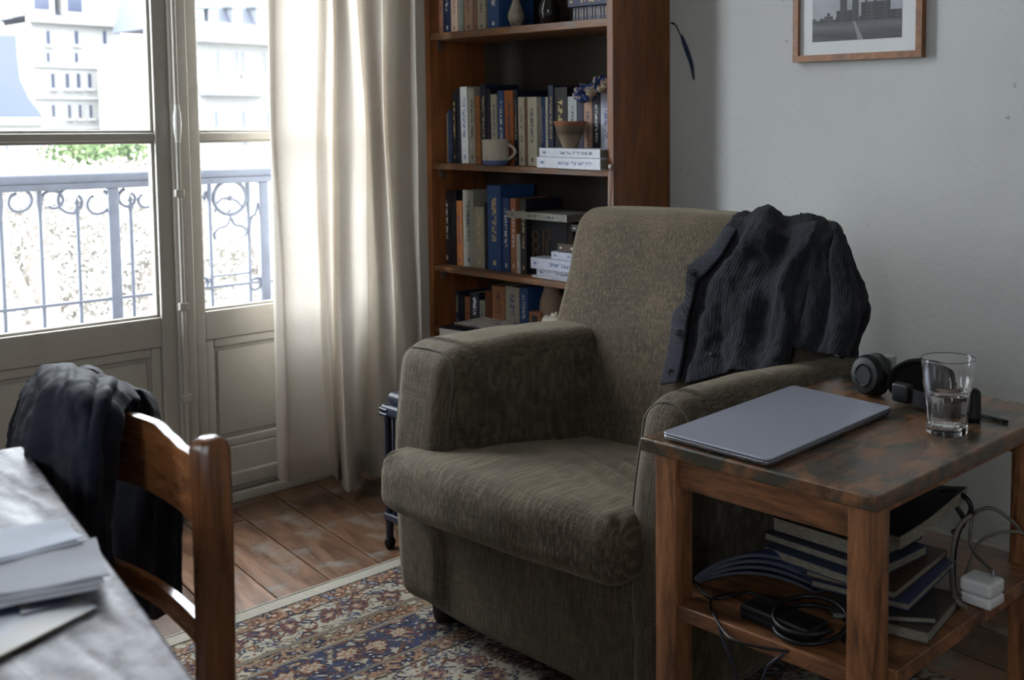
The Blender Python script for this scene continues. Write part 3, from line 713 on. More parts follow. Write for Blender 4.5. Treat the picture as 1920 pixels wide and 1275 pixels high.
b.tube([(gx, 2.3975, .69), (gx, 2.3975, .815)], .0012, 5); b.tube([(gx, 2.3975, .69), (gx+.11, 2.3975, .705)], .0012, 5)
b.tube([(gx+.055, 2.3975, .715), (gx+.055, 2.3975, .80), (gx+.085, 2.3975, .81), (gx+.085, 2.3975, .78), (gx+.07, 2.3975, .76), (gx+.075, 2.3975, .72)], .0018, 5)
b.build('cover_emblem', plain('gold_print', (110, 76, 44), .5), t)
# magazines lying on the front of the low shelf
z4 = SH[3][1]
p0 = onZ(822, 612, z4+.03)
def slab(name, pts, z0, z1, m, parent=None, r=.001, lab=None, cat=None, group=None):
    """thin sheet stack with arbitrary quad outline"""
    b = MB(); b.prism([(p[0], p[1], z0) for p in pts], (0, 0, z1-z0)); o = b.build(name, m, parent, smooth=False, org=None if parent else (sum(p[0] for p in pts)/len(pts), sum(p[1] for p in pts)/len(pts), z0))
    if lab: tag(o, lab, cat, group)
    return o
t = thing('book', 'thick dark-covered book with white page edges lying on the low shelf front edge', 'book', (-3.0, 2.35, z4))
zc = z4+.033
A = [tuple(onZ(821, 613, zc))[:2], tuple(onZ(960, 632, zc))[:2], tuple(onZ(1075, 600, zc))[:2], tuple(onZ(925, 588, zc))[:2]]
slab('cover', A, z4+.0005, z4+.003, M['navyplastic'], t); slab('cover', A, z4+.030, z4+.0325, M['navyplastic'], t)
slab('page_block', [(a*.97+(-2.9)*.03, b_*.97+2.3*.03) for a, b_ in A], z4+.003, z4+.030, paper('white_page_edges', (236, 234, 228)), t)
def magm(name, c, c2, sc=18):
    q = NT(name); f_ = q.noise(q.coord(), sc, 4, .7, 1.0); q.set('Base Color', q.ramp(f_, [(.50, s2l(c)), (.58, s2l(c2))])); q.set('Roughness', .4); return q.m
def magazine(lab, pts, z, m, th=.006):
    t_ = thing('magazine', lab, 'magazine', (pts[0][0], pts[0][1], z), None)
    slab('cover', pts, z+th-.0008, z+th, m, t_); slab('page_block', [(p[0]*.999+pts[2][0]*.001, p[1]*.999+pts[2][1]*.001) for p in pts], z, z+th-.0009, M['pages'], t_); return t_
magazine('white magazine with blue drawing lying on the dark book of the low shelf', [tuple(onZ(*q_, z4+.04))[:2] for q_ in ((851, 605), (925, 618), (1008, 596), (938, 587))], z4+.0335, magm('blue_drawing_cover', (232,230,224), (130,138,180)))
magazine('plain lavender-white magazine behind the armchair arm', [tuple(onZ(*q_, z4+.052))[:2] for q_ in ((951, 590), (1008, 600), (1062, 592), (990, 581))], z4+.041, paper('lavender_cover', (206, 206, 226)), .010)
# ---- ceramics and small things on the shelves
def ceramic(name, c, c2, rough=.25, sc=20, rng=(.5,.6)):
    q = NT(name); f_ = q.noise(q.coord(), sc, 4, .6); q.set('Base Color', q.ramp(f_, [(rng[0], s2l(c)), (rng[1], s2l(c2))])); q.set('Roughness', rough); return q.m
zT = SH[0][1]
def vase(px_, Y, z, prof, name, lab, m, cat='vase'):
    p = onY(px_, 40, Y); t_ = thing(name, lab, cat, (p.x, Y, z)); b = MB(); b.lathe(prof, (p.x, Y, z), 28); b.build('body', m, t_); return t_, p
v1, p = vase(968, 2.385, zT, [(0,0),(.017,.001),(.0185,.004),(.017,.008),(.021,.016),(.0265,.028),(.028,.040),(.025,.055),(.018,.070),(.0125,.085),(.012,.11),(.015,.13),(.0135,.128),(.010,.11),(0,.09)], 'vase', 'pale grey-beige glazed vase with narrow neck on the top visible shelf', ceramic('grey_beige_glaze', (150,142,128), (118,104,88), .2))
v2, p = vase(1030, 2.41, zT, [(0,0),(.020,.001),(.030,.02),(.036,.045),(.032,.07),(.018,.095),(.012,.12),(.013,.16),(.011,.16),(0,.12)], 'vase', 'glossy black bottle-shaped vase in the shade of the top visible shelf', plain('black_glaze', (20, 17, 16), .12, bump=0))
# set of slim bound volumes with a large blue book laid on top
xa, xb = onY(1073, 20, 2.36).x, onY(1142, 20, 2.36).x; n_ = 13
for k in range(n_):
    w_ = (xb-xa)/n_
    book(xa+k*w_+.0004, xa+(k+1)*w_-.0004, zT, onY(1100, 12, 2.36).z, 2.362+.001*(k % 3), 2.48, (72, 78, 92), INK['gold'], ('leftmost', 'second from left', 'third from left', 'fourth from left', 'fifth from left', 'sixth from left', 'middle', 'sixth from right', 'fifth from right', 'fourth from right', 'third from right', 'second from right', 'rightmost')[k]+' of the thirteen slim slate-blue volumes under the large blue book', group='slim slate-blue volumes at the right of the top visible shelf')
zz = onY(1100, 12, 2.36).z
book(xa-.012, xb+.002, zz+.001, zz+.032, 2.352, 2.49, (34, 44, 74), INK['gold'], 'large dark blue book laid flat on the row of slim slate volumes', flat=True)
# mug
p = onY(930, 300, 2.338); zM = SH[1][1]
mug = thing('mug', 'cream mug with blue painted marks and a blue foot on the bookcase shelf', 'mug', (p.x, 2.338, zM))
q = NT('painted_mug_glaze'); tc = q.coord(); sp = q.n('ShaderNodeSeparateXYZ'); q.l(tc, sp.inputs[0])
base = q.mix(q.math('LESS_THAN', sp.outputs['Z'], .018), s2l((184, 178, 162)), s2l((88, 104, 150)))
st_ = q.noise(q.coord(scale=(90, 90, 22)), 1, 2); base = q.mix(q.math('MULTIPLY', q.math('GREATER_THAN', st_, .64), .8), base, s2l((72, 80, 104)))
q.set('Base Color', base); q.set('Roughness', .2)
b = MB(); b.lathe([(r_*1.3, z_*1.3) for r_, z_ in ((0,.001),(.026,0),(.030,.003),(.0335,.008),(.0345,.02),(.0345,.060),(.0355,.064),(.0345,.066),(.0325,.062),(.0318,.02),(.028,.008),(0,.006))], (p.x, 2.338, zM), 36); b.build('body', q.m, mug)
b = MB(); a0 = math.radians(28)
b.tube([(p.x+math.cos(a0)*(.042+.026*math.sin(k/10*PI)), 2.338+math.sin(a0)*(.042+.026*math.sin(k/10*PI)), zM+.072-.052*k/10) for k in range(11)], .005, 8); b.build('handle', q.m, mug)
# bowl on the lying books
p = onY(1069, 262, 2.338); zB = SH[1][1]+.0625
bowl = thing('bowl', 'brown glazed tea bowl with a rust rim standing on the lying white books', 'bowl', (p.x, 2.338, zB))
q = NT('brown_bowl_glaze'); sp = q.n('ShaderNodeSeparateXYZ'); q.l(q.coord(), sp.inputs[0]); nz_ = q.noise(q.coord(), 50, 3)
hgt = q.math('ADD', q.math('MULTIPLY', sp.outputs['Z'], 12), q.math('MULTIPLY', nz_, .12))
q.set('Base Color', q.ramp(hgt, [(.05, s2l((128,112,92))), (.5, s2l((112,98,80))), (.62, s2l((70,58,48))), (.82, s2l((96,82,66))), (.97, s2l((138,86,58)))])); q.set('Roughness', .3)
b = MB(); b.lathe([(r_*1.22, z_*1.32) for r_, z_ in ((0,.0),(.018,0),(.019,.004),(.022,.009),(.030,.028),(.037,.048),(.0425,.061),(.0415,.0625),(.039,.060),(.033,.046),(.024,.02),(0,.010))], (p.x, 2.338, zB), 40); b.build('body', q.m, bowl)
# patterned cloth bundle hanging over the books
q = NT('blue_patterned_cotton'); f_ = q.noise(q.coord(), 34, 2, .5, .4); q.set('Base Color', q.ramp(f_, [(.47, s2l((36,58,108))), (.52, s2l((150,134,112)))], 'CONSTANT')); q.set('Roughness', .9)
pc = onY(1112, 165, 2.365)
sc_ = thing('scrunchie', 'blue and beige patterned cloth scrunchie lying on the books above the brown bowl', 'scrunchie', pc)
def ruffle(c, R, r, tilt, n1=48, n2=14, seed=0):
    b = MB(); vs_, fs_ = [], []
    for i in range(n1):
        a = 2*PI*i/n1; rr = r*(1+.28*math.sin(a*7+seed)+.15*math.sin(a*13+seed))
        for j in range(n2):
            e = 2*PI*j/n2; q_ = Vector(((R+rr*math.cos(e))*math.cos(a), (R+rr*math.cos(e))*math.sin(a)*.72, rr*math.sin(e)*(1+.2*math.sin(9*a+2*e))))
            q_ = Matrix.Rotation(math.radians(tilt), 3, 'X') @ q_; vs_.append(q_ + Vector(c))
    for i in range(n1):
        for j in range(n2):
            fs_.append((i*n2+j, ((i+1) % n1)*n2+j, ((i+1) % n1)*n2+(j+1) % n2, i*n2+(j+1) % n2))
    return b.add(vs_, fs_)
c1 = onY(1096, 175, 2.37); c2_ = onY(1126, 158, 2.372)
ruffle(c1, .027, .015, 62, seed=1).build('ruffle', q.m, sc_); ruffle(c2_, .023, .014, 75, seed=4).build('ruffle', q.m, sc_)
# low shelf: little box, beige pot, white shell figure
pb = onY(1004, 588, 2.42); bx = thing('box', 'small tan wooden box with a dark square window on the low shelf', 'box', (pb.x, 2.43, z4))
b = MB(); b.rbox((pb.x-.03, 2.415, z4), (pb.x+.03, 2.47, z4+.085), .004, 2); b.build('body', plain('tan_box', (158, 110, 78), .7), bx)
b = MB(); b.box((pb.x-.012, 2.4135, z4+.045), (pb.x+.014, 2.4155, z4+.072)); b.build('window', plain('dark_box_window', (40, 42, 46), .4), bx, smooth=False)
vp, p = vase(1030, 2.47, z4, [(0,0),(.025,0),(.038,.04),(.043,.08),(.040,.12),(.030,.15),(.026,.17),(.0,.165)], 'pot', 'beige clay pot standing behind the white shell on the low shelf', plain('beige_clay', (150, 130, 112), .8), 'pot')
ps = onY(1042, 583, 2.36); sh = thing('seashell', 'spiky off-white seashell on the low shelf beside the armchair back', 'seashell', (ps.x, 2.36, z4+.03))
b = MB(); vs_, fs_ = [], []; n1, n2 = 46, 16
for i in range(n1):
    t_ = i/(n1-1); a = t_*PI*4.5; R = .034*(1-t_)**1.1; rr = .029*(1-t_)**.9+.002; sp_ = 1+.35*max(0, math.sin(a*2.2))**6
    cx_ = Vector((R*math.cos(a), R*math.sin(a)*.6, .03+.052*t_))
    for j in range(n2):
        e = 2*PI*j/n2; vs_.append(cx_ + Vector((math.cos(a)*math.cos(e), math.sin(a)*math.cos(e), math.sin(e)))*rr*(sp_ if math.cos(e) > .3 else 1) + Vector((ps.x, 2.36, z4+.028)))
for i in range(n1-1):
    for j in range(n2): fs_.append((i*n2+j, (i+1)*n2+j, (i+1)*n2+(j+1) % n2, i*n2+(j+1) % n2))
b.add(vs_, fs_); b.build('shell_body', plain('shell_white', (196, 188, 174), .45), sh)
# white cord hanging on the bookcase upright
a = onY(1144, 312, 2.312); cd = thing('cord', 'thin white cord with a knot hanging on the bookcase upright above the armchair', 'cord', a)
b = MB(); b.tube(spline([a, a+Vector((-.001,-.002,-.03)), a+Vector((-.005,-.001,-.07)), a+Vector((-.009,0,-.13))], 14), .0014, 6); b.build('string', M['white'], cd)
b = MB(); b.lathe([(0,-.007),(.005,-.005),(.0062,0),(.005,.005),(0,.007)], tuple(a), 12); b.build('knot', M['white'], cd)
# blue strap hanging from a nail on the wall by the bookcase
fe = thing('strap', 'short dark blue fabric strap hanging from a nail on the wall beside the bookcase', 'strap', onY(1260, 45, 2.56))
b = MB(); b.tube(spline([onY(1257, 43, 2.560), onY(1266, 46, 2.557), onY(1272, 58, 2.558), onY(1277, 68, 2.559)], 10), .0018, 6); b.build('loop', M['black'], fe)
b = MB(); c0 = [onY(*q_, 2.559) for q_ in ((1277, 66), (1282, 80), (1289, 100), (1296, 122), (1300, 150))]
C0 = spline(c0, 16); vs_ = []
for i, q_ in enumerate(C0):
    w_ = .0085*math.sin(PI*min(1, (i+.8)/15.8))**.7*(1-.3*i/15)+.001
    for dx, dy in ((-w_, 0), (w_, -.002), (w_, .002), (-w_, .004)): vs_.append(q_+Vector((dx, dy, 0)))
b.add(vs_, [(i*4+j, i*4+(j+1) % 4, i*4+4+(j+1) % 4, i*4+4+j) for i in range(15) for j in range(4)]); b.build('strap_band', plain('dark_blue_fabric', (38, 52, 78), .8), fe)
b = MB(); b.lathe([(0,-.004),(.004,-.002),(.004,.003),(0,.004)], tuple(onY(1262, 44, 2.557)), 8); b.build('nail', M['black'], fe)

# ================================================================== PICTURE
PXa, PXb = -1.838, -1.433; PZ = 1.320; PH = .335
pic = thing('picture', 'black and white church photograph in a thin oak frame on the wall', 'picture', ((PXa+PXb)/2, YB, PZ))
fw, yb_, yf2 = .018, YB-.002, YB-.024
fm = wood('oak_frame', (104, 66, 38), (150, 100, 60), .45, (3, 3, 3), gs=9)
def mitre(p0, p1, q0, q1):
    b = MB(); b.prism([(p0[0], yf2, p0[1]), (p1[0], yf2, p1[1]), (q1[0], yf2, q1[1]), (q0[0], yf2, q0[1])], (0, yb_-yf2, 0)); return b.build('frame_side', fm, pic, smooth=False)
o4 = [(PXa, PZ), (PXb, PZ), (PXb, PZ+PH), (PXa, PZ+PH)]; i4 = [(PXa+fw, PZ+fw), (PXb-fw, PZ+fw), (PXb-fw, PZ+PH-fw), (PXa+fw, PZ+PH-fw)]
for k in range(4): mitre(o4[k], o4[(k+1) % 4], i4[k], i4[(k+1) % 4])
b = MB(); b.box((PXa+fw-.002, YB-.012, PZ+fw-.002), (PXb-fw+.002, YB-.010, PZ+PH-fw+.002)); b.build('mat_board', paper('mat_white', (212, 214, 214), .02), pic, smooth=False)
ix0, ix1, iz0, iz1 = -1.779, -1.498, 1.374, 1.60
nx_, nz2 = 220, 176
X_, Z_ = np.meshgrid(np.linspace(0, 1, nx_), np.linspace(0, 1, nz2), indexing='ij')
rs = np.random.RandomState(2)
def sn(x, s): return sum(np.sin(x*f_*s+p_)/f_**.6 for f_, p_ in ((1, .3), (2.3, 1.7), (5.1, 2.2), (9.7, .4)))/2.2
g_ = .30+.16*Z_+.05*sn(X_*3+Z_*2, 2.0)+.03*sn(Z_*9+X_, 1.0)
hz = .22
ski = np.full(nx_, hz+.03); xs = X_[:, 0]
ski = hz+.045+.012*np.sign(np.sin(xs*70))
def blk(a, b_, h): 
    global ski; ski = np.where((xs > a) & (xs < b_), np.maximum(ski, h), ski)
blk(.14, .24, .30); blk(.17, .21, .34); blk(.28, .52, .36); blk(.32, .40, .60); blk(.34, .38, .70); blk(.355, .365, .78); blk(.46, .53, .52); blk(.48, .51, .60); blk(.49, .50, .66); blk(.56, .88, .44); blk(.60, .63, .46); blk(.70, .73, .47); blk(.88, 1.0, .33)
bld = Z_ < ski[:, None]; g_ = np.where(bld, .055+.03*(np.modf(X_*34)[0] > .5)*(np.modf(Z_*26)[0] > .5)+.02*sn(X_*20, 2), g_)
gnd = Z_ < hz; g_ = np.where(gnd, .075+.07*np.clip(1-np.abs(Z_-hz*.75)*12, 0, 1)+.02*sn(X_*4+Z_*30, 1.5), g_); g_ = np.where(gnd & (np.abs(X_-.48-(hz-Z_)*.35) < .012+.02*(hz-Z_)*4), .26, g_)
g_ = np.clip(g_+rs.randn(nx_, nz2)*.008, .02, 1)
me = bpy.data.meshes.new('print'); vs_ = np.stack([ix0+X_*(ix1-ix0)-(PXa+PXb)/2, np.full_like(X_, -.0128), iz0+Z_*(iz1-iz0)-PZ], -1).reshape(-1, 3)
me.from_pydata(vs_.tolist(), [], [(i*nz2+j, (i+1)*nz2+j, (i+1)*nz2+j+1, i*nz2+j+1) for i in range(nx_-1) for j in range(nz2-1)]); me.update()
col = np.stack([g_*.96, g_*.98, g_*1.06, np.ones_like(g_)], -1).reshape(-1, 4); ca_ = me.color_attributes.new('print', 'FLOAT_COLOR', 'POINT'); ca_.data.foreach_set('color', col.astype(np.float32).ravel())
me.materials.append(attr_mat('photo_paper', .5)); o = link(bpy.data.objects.new('photograph', me)); o.parent = pic
b = MB(); b.box((PXa+fw-.001, YB-.0185, PZ+fw-.001), (PXb-fw+.001, YB-.017, PZ+PH-fw+.001)); b.build('glass_pane', glassmat('picture_glass', 0), pic, smooth=False)

# ================================================================== CURTAIN
q = NT('linen_curtain'); q.t.nodes.remove(q.p)
df = q.n('ShaderNodeBsdfDiffuse'); tl = q.n('ShaderNodeBsdfTranslucent'); mx = q.n('ShaderNodeMixShader'); mx.inputs[0].default_value = .24
wv = q.noise(q.coord(scale=(400, 400, 60)), 1, 3); wv2 = q.noise(q.coord(scale=(60, 60, 500)), 1, 3); fb = q.math('ADD', q.math('MULTIPLY', wv, .5), q.math('MULTIPLY', wv2, .5))
big = q.noise(q.coord(), 3, 4)
cc = q.mix(q.ramp(big, [(.35, q.g(0)), (.7, q.g(.6))]), s2l((214, 208, 198)), s2l((202, 190, 176)))
cc = q.mix(.35, cc, q.ramp(fb, [(.35, q.g(.7)), (.65, q.g(1))]), 'MULTIPLY'); q.l(cc, df.inputs[0]); q.l(cc, tl.inputs[0])
bm_ = q.n('ShaderNodeBump'); bm_.inputs['Strength'].default_value = .2; bm_.inputs['Distance'].default_value = .002; q.l(fb, bm_.inputs['Height']); q.l(bm_.outputs[0], df.inputs['Normal'])
q.l(df.outputs[0], mx.inputs[1]); q.l(tl.outputs[0], mx.inputs[2]); q.l(mx.outputs[0], q.out.inputs[0]); M['curtain'] = q.m
cu = thing('curtain', 'long cream linen curtain hanging in folds beside the french door', 'curtain', (-3.08, 1.9, 0.02))
# plan: pixel column, distance from the wall
plan = [(516, -3.135), (512, -3.09), (524, -3.07), (534, -3.085), (560, -3.095), (590, -3.092), (604, -3.085), (614, -3.05), (622, -3.065), (627, -3.09), (631, -3.03), (640, -3.00), (656, -3.02), (668, -3.10), (680, -3.115), (686, -3.10), (690, -3.06), (700, -3.03), (716, -3.03), (727, -3.06), (731, -3.12), (736, -3.06), (748, -3.03), (764, -3.035), (776, -3.06), (785, -3.10), (784, -3.14)]
pl0 = [Vector((x, onX(c_, 420, x).y, 0)) for c_, x in plan]
nu, nv = 200, 86; G = []
for i in range(nv):
    tz = i/(nv-1); z = 2.90 - tz*2.878
    row = [cr(pl0, j/(nu-1)) for j in range(nu)]; out = []
    for j, v in enumerate(row):
        s_ = j/(nu-1); tt = 1-tz
        wig = .012*math.sin(z*3.1+s_*9)*(1-abs(2*s_-1)**4)+.007*noise.noise(Vector((s_*22, z*2.2, 1)))
        amp = .8+.35*tz+.15*math.sin(z*2.3+s_*5)
        x = -3.085+(v.x+3.085)*amp+.006*noise.noise(Vector((s_*14, z*3, 5)))
        y = v.y + wig*(.35 if s_ < .06 or s_ > .94 else 1)
        y += (.018*max(0, tz-.55)/.45)*(s_-.45)
        hem = .006*math.sin(s_*30)+(.0 if s_ < .35 else .0)
        out.append(Vector((x, y, z+hem*tz**8+.060*max(0, 1-s_/.42)*tz**3)))
    G.append(out)
b = MB(); b.add([v for r_ in G for v in r_], [(i*nu+j, i*nu+j+1, (i+1)*nu+j+1, (i+1)*nu+j) for i in range(nv-1) for j in range(nu-1)])
o = b.build('curtain_cloth', M['curtain'], cu, fix=False, angle=180)
hm = MB(); vs_ = [v+Vector((.0022, 0, 0)) for r_ in G[-3:] for v in r_]; hm.add(vs_, [(i*nu+j, i*nu+j+1, (i+1)*nu+j+1, (i+1)*nu+j) for i in range(2) for j in range(nu-1)]); hm.build('hem', M['curtain'], cu, fix=False, angle=180)
b = MB(); b.tube([(-3.085, .55, 2.95), (-3.085, 2.3, 2.95)], .012, 12); o = b.build('curtain_rod', M['black'], None, org=(-3.085, 1.4, 2.95)); tag(o, 'dark metal curtain rod above the french door', 'curtain rod')
for k in range(2):
    b = MB(); b.rbox((XW+.001, (.62, 2.26)[k]-.01, 2.94), (-3.085, (.62, 2.26)[k]+.01, 2.96), .003); b.build('bracket', M['black'], o)

# ================================================================== ARMCHAIR
ac = thing('armchair', 'olive-grey velvet upholstered armchair with rounded arms standing on the rug', 'armchair', (-1.70, 1.80, .008))
def sm(a, b_, x): t_ = min(1, max(0, (x-a)/(b_-a))); return t_*t_*(3-2*t_)
AXL, AXR = -2.150, -1.283      # outer faces
# base (front rail and plinth block)
def base_fn(p):
    f_ = (p.z-.05)/.28; p.x += (-.022*f_*sm(-1.9, -2.1, p.x)) + .004*noise.noise(p*7)
    if p.y < 1.6: p.y += .012*(1-f_)+ .006*noise.noise(p*6) - .010*math.sin(PI*min(1, max(0, (p.x+2.12)/.84)))
    p.z += .012*sm(-1.9, -2.12, p.x)*(1-f_)
    return p
b = MB(); b.rbox((AXL+.014, 1.432, .05), (AXR-.015, 2.17, .335), .03, 4, (14, 12, 6), fn=base_fn); b.build('base', M['armfab'], ac, angle=80)
# seat cushion, T shaped, front corners proud of the arms
inL, inR = -1.950, -1.418
def cush(p):
    y, x, z = p.y, p.x, p.z
    fx_ = (x+2.1)/(.75); fy = (y-1.345)/.56
    if y > 1.47:
        k = sm(1.455, 1.50, y); xm = -1.70
        lo, hi = (-2.10+(inL+2.10)*k), (-1.352+(inR+1.352)*k); x = lo+(x+2.10)/(.748)*(hi-lo)
    top = sm(.36, .43, z)
    crown = .012*math.sin(PI*min(1, max(0, fx_)))*math.sin(PI*min(1, max(0, fy*.9+.15)))
    z += top*(crown - .045*sm(.25, 1, fy))
    z += (1-top)*(.006*sm(.15, .95, fx_)*sm(.5, 0, fy)-.012*sm(.5, 0, fx_))
    z += top*(.012*sm(.2, .95, fx_)*sm(.5, .0, fy)-.010*sm(.3, 0, fx_)*sm(.3, 0, fy))
    y += -.028*math.sin(PI*min(1, max(0, fx_)))*sm(.25, 0, fy)
    n_ = noise.noise(Vector((x*9, y*9, z*9))); z += .004*n_*top; y += .004*noise.noise(Vector((x*12, z*12, 3)))
    # wrinkles near the right rear of the seat
    wr_ = math.exp(-((x+1.50)**2/.03+(y-1.62)**2/.02)); z += top*wr_*.010*math.sin((y*1.0+x*.35)*95)
    # pleats on the two front corners
    for cx_, sg in ((-1.36, 1), (-2.09, -1)):
        d_ = math.hypot(x-cx_, (y-1.36)); z += top*.008*math.exp(-d_*d_/.0018)*math.sin(math.atan2(y-1.36, x-cx_)*5)
    return Vector((x, y, z))
b = MB(); b.rbox((-2.112, 1.352, .305), (-1.352, 1.905, .435), .047, 7, (46, 40, 3), fn=cush); b.build('seat_cushion', M['cushion'], ac, angle=180)
# arms
def arm(x0, x1, bulge, side):
    def fn(p):
        fz = (p.z-.05)/.6; cxm = (x0+x1)/2; fy = (p.y-1.43)/.6
        p.x = cxm+(p.x-cxm)*(1.0+.05*math.sin(PI*min(1, fz))-.10*sm(.55, .8, fz)*0)
        if p.z > .3: p.x += side*.010*sm(.3, .62, p.z)
        p.y += .022*sm(.62, 1, fz)*(1 if p.y < 1.5 else 0) - .008*math.sin(PI*min(1, max(0, fz)))*(1 if p.y < 1.5 else 0)
        p.z += (-.012*fy+.008*math.sin(fy*4))*sm(.5, .65, p.z)
        n_ = noise.noise(Vector((p.x*10, p.y*8, p.z*10))); p.x += .005*n_; p.z += .003*noise.noise(Vector((p.y*11, p.x*9, 2)))
        # pinch where the front seam meets the top
        d_ = math.exp(-((p.y-1.475)**2/.0006)); p.z -= .004*d_*sm(.55, .65, p.z); p.x -= side*.0*d_
        return p
    b = MB(); b.rbox((x0, 1.425, .06), (x1, 2.12, .655), min(.052, (x1-x0)*.47), 6, (3, 30, 26), fn=fn); o = b.build('armrest', M['armfab'], ac, angle=180)
    # piped seam around the front face of the arm
    r_ = min(.056, (x1-x0)*.44); P = []
    yS = 1.447; dI = .0075
    x0, x1 = x0+dI-.002, x1-dI+.002
    for z in np.linspace(.10, .655-r_, 22): P.append(Vector((x0+.002, yS, z)))
    for k in range(1, 8): a = PI-k*PI/16; P.append(Vector((x0+r_+r_*math.cos(a), yS, .655-dI-r_+r_*math.sin(a))))
    P.append(Vector(((x0+x1)/2, yS, .655-dI+.001)))
    for k in range(8, 0, -1): a = k*PI/16; P.append(Vector((x1-r_+r_*math.cos(a), yS, .655-dI-r_+r_*math.sin(a))))
    for z in np.linspace(.655-r_, .10, 22): P.append(Vector((x1-.002, yS, z)))
    P = [fn(v) for v in P]
    b = MB(); b.tube(P, .0034, 6, caps=True); b.build('piping', M['pipe'], o, angle=80)
arm(AXL, inL, 0, -1)
arm(inR+.012, AXR, 0, 1)
# backrest: leaning, rounded, slightly wider at the top
def back(p):
    f_ = (p.z-.33)/.6
    p.y += .20*f_ + .018*math.sin(PI*min(1, max(0, f_)))*(-1 if p.y < 1.98 else 0)
    w_ = (p.x+1.775)/.403; p.x += -.008*math.sin(PI*min(1, f_))*w_ - .004*w_
    p.x += .012*w_*sm(.45, .30, abs(f_-.42))*-1
    if w_ > 0: p.x += .095*w_*(1-sm(.42, .66, f_))
    p.y += -.014*(1-min(1, abs(w_))**2)*(1 if p.y < 2.15 else 0)
    p.z += .010*(1-w_*w_)*sm(.8, 1, f_) 
    p.y += .005*noise.noise(Vector((p.x*6, p.z*6, 1)))+.0025*noise.noise(Vector((p.x*30, p.z*5, 4)))*sm(.7, 1, f_)
    return p
b = MB(); b.rbox((-2.178, 1.83, .33), (-1.390, 1.985, .925), .045, 6, (34, 3, 26), fn=back); bk_ = b.build('backrest', M['chair'], ac, angle=180)
# piping down the front edge of the back and stitched outer back
for sx in (-2.162, -1.388):
    P = [back(Vector((sx, 2.0-.012, z))) for z in np.linspace(.36, .85, 24)]
    b = MB(); b.tube(P, .0028, 6); b.build('piping', M['pipe'], bk_, angle=80)
for x, y in ((-2.06, 1.50), (-1.345, 1.50), (-2.06, 2.10), (-1.345, 2.10)):
    b = MB(); b.lathe([(0,0),(.022,0),(.026,.01),(.030,.055),(0,.056)], (x, y, .009), 16); b.build('leg', M['foot'], ac)

# ================================================================== CARDIGAN
q = NT('charcoal_knit'); tc = q.n('ShaderNodeTexCoord'); mp = q.n('ShaderNodeMapping'); q.l(tc.outputs['UV'], mp.inputs[0]); mp.inputs['Scale'].default_value = (1, 1, 1)
wa = q.n('ShaderNodeTexWave'); wa.wave_type = 'BANDS'; wa.bands_direction = 'X'; wa.inputs['Scale'].default_value = 15; wa.inputs['Distortion'].default_value = 3.0; wa.inputs['Detail'].default_value = 3; wa.inputs['Detail Scale'].default_value = 3; q.l(mp.outputs[0], wa.inputs[0])
n1_ = q.noise(q.coord(), 220, 4, .75); n2_ = q.noise(q.coord(), 12, 4, .6); n3_ = q.noise(q.coord(scale=(1, 1, .25)), 420, 2, .6, 1.5)
ck = q.mix(q.ramp(n2_, [(.35, q.g(0)), (.7, q.g(1))]), s2l((27, 28, 32)), s2l((42, 44, 51)))
ck = q.mix(q.ramp(n3_, [(.66, q.g(0)), (.76, q.g(.45))]), ck, s2l((98, 96, 94)))
rb_ = q.noise(q.coord(), 9, 3, .5); ck = q.mix(q.ramp(rb_, [(.42, q.g(.1)), (.6, q.g(.6))]), ck, q.ramp(wa.outputs['Fac'], [(.0, q.g(.4)), (.6, q.g(1))]), 'MULTIPLY')
q.set('Base Color', ck); q.set('Roughness', 1.0); q.set('Sheen Weight', .06); q.set('Specular IOR Level', .05); q.set('Sheen Roughness', .6)
hh = q.math('ADD', q.math('MULTIPLY', wa.outputs['Fac'], .35), q.math('MULTIPLY', n1_, .9)); q.bump(hh, .9, .004); M['knit'] = q.m
M['knitrib'] = fabric('charcoal_rib_band', (34, 36, 42), (48, 51, 60), tscale=(6, 6, 420), tscale2=(200,200,200), tamt=.3, bright=(74, 76, 86), bump=.9, sheen=.06)
cg = thing('cardigan', 'charcoal knitted button cardigan draped over the right corner of the armchair back', 'cardigan', onY(1440, 560, 2.0))
def Yb(px_, py, off=.03):
    """front surface of the leaning back at this pixel, minus an offset"""
    Y = 1.95
    for _ in range(6):
        z = onY(px_, py, Y).z; f_ = (z-.33)/.6; Y = 1.83+.20*f_-.018*math.sin(PI*min(1, max(0, f_)))-.014
    return Y-off
def fr(px_, py, off=.03): return onY(px_, py, Yb(px_, py, off))
def fold(us, amp, wd, drift=0.0):
    def fn(u, v, p):
        s_ = 0
        for k, (u0, a, w_) in enumerate(us):
            uu = u0 + drift*math.sin(v*3+k*1.7)*.06; s_ += a*math.exp(-((u-uu)/w_)**2)
        k_ = .35+.65*min(1, v*3.0)
        return (s_*k_+.55*noise.noise(Vector((p.x*20, p.y*20, p.z*10)))+.22*noise.noise(p*46))*amp + .10*amp*noise.noise(p*110)
    return fn
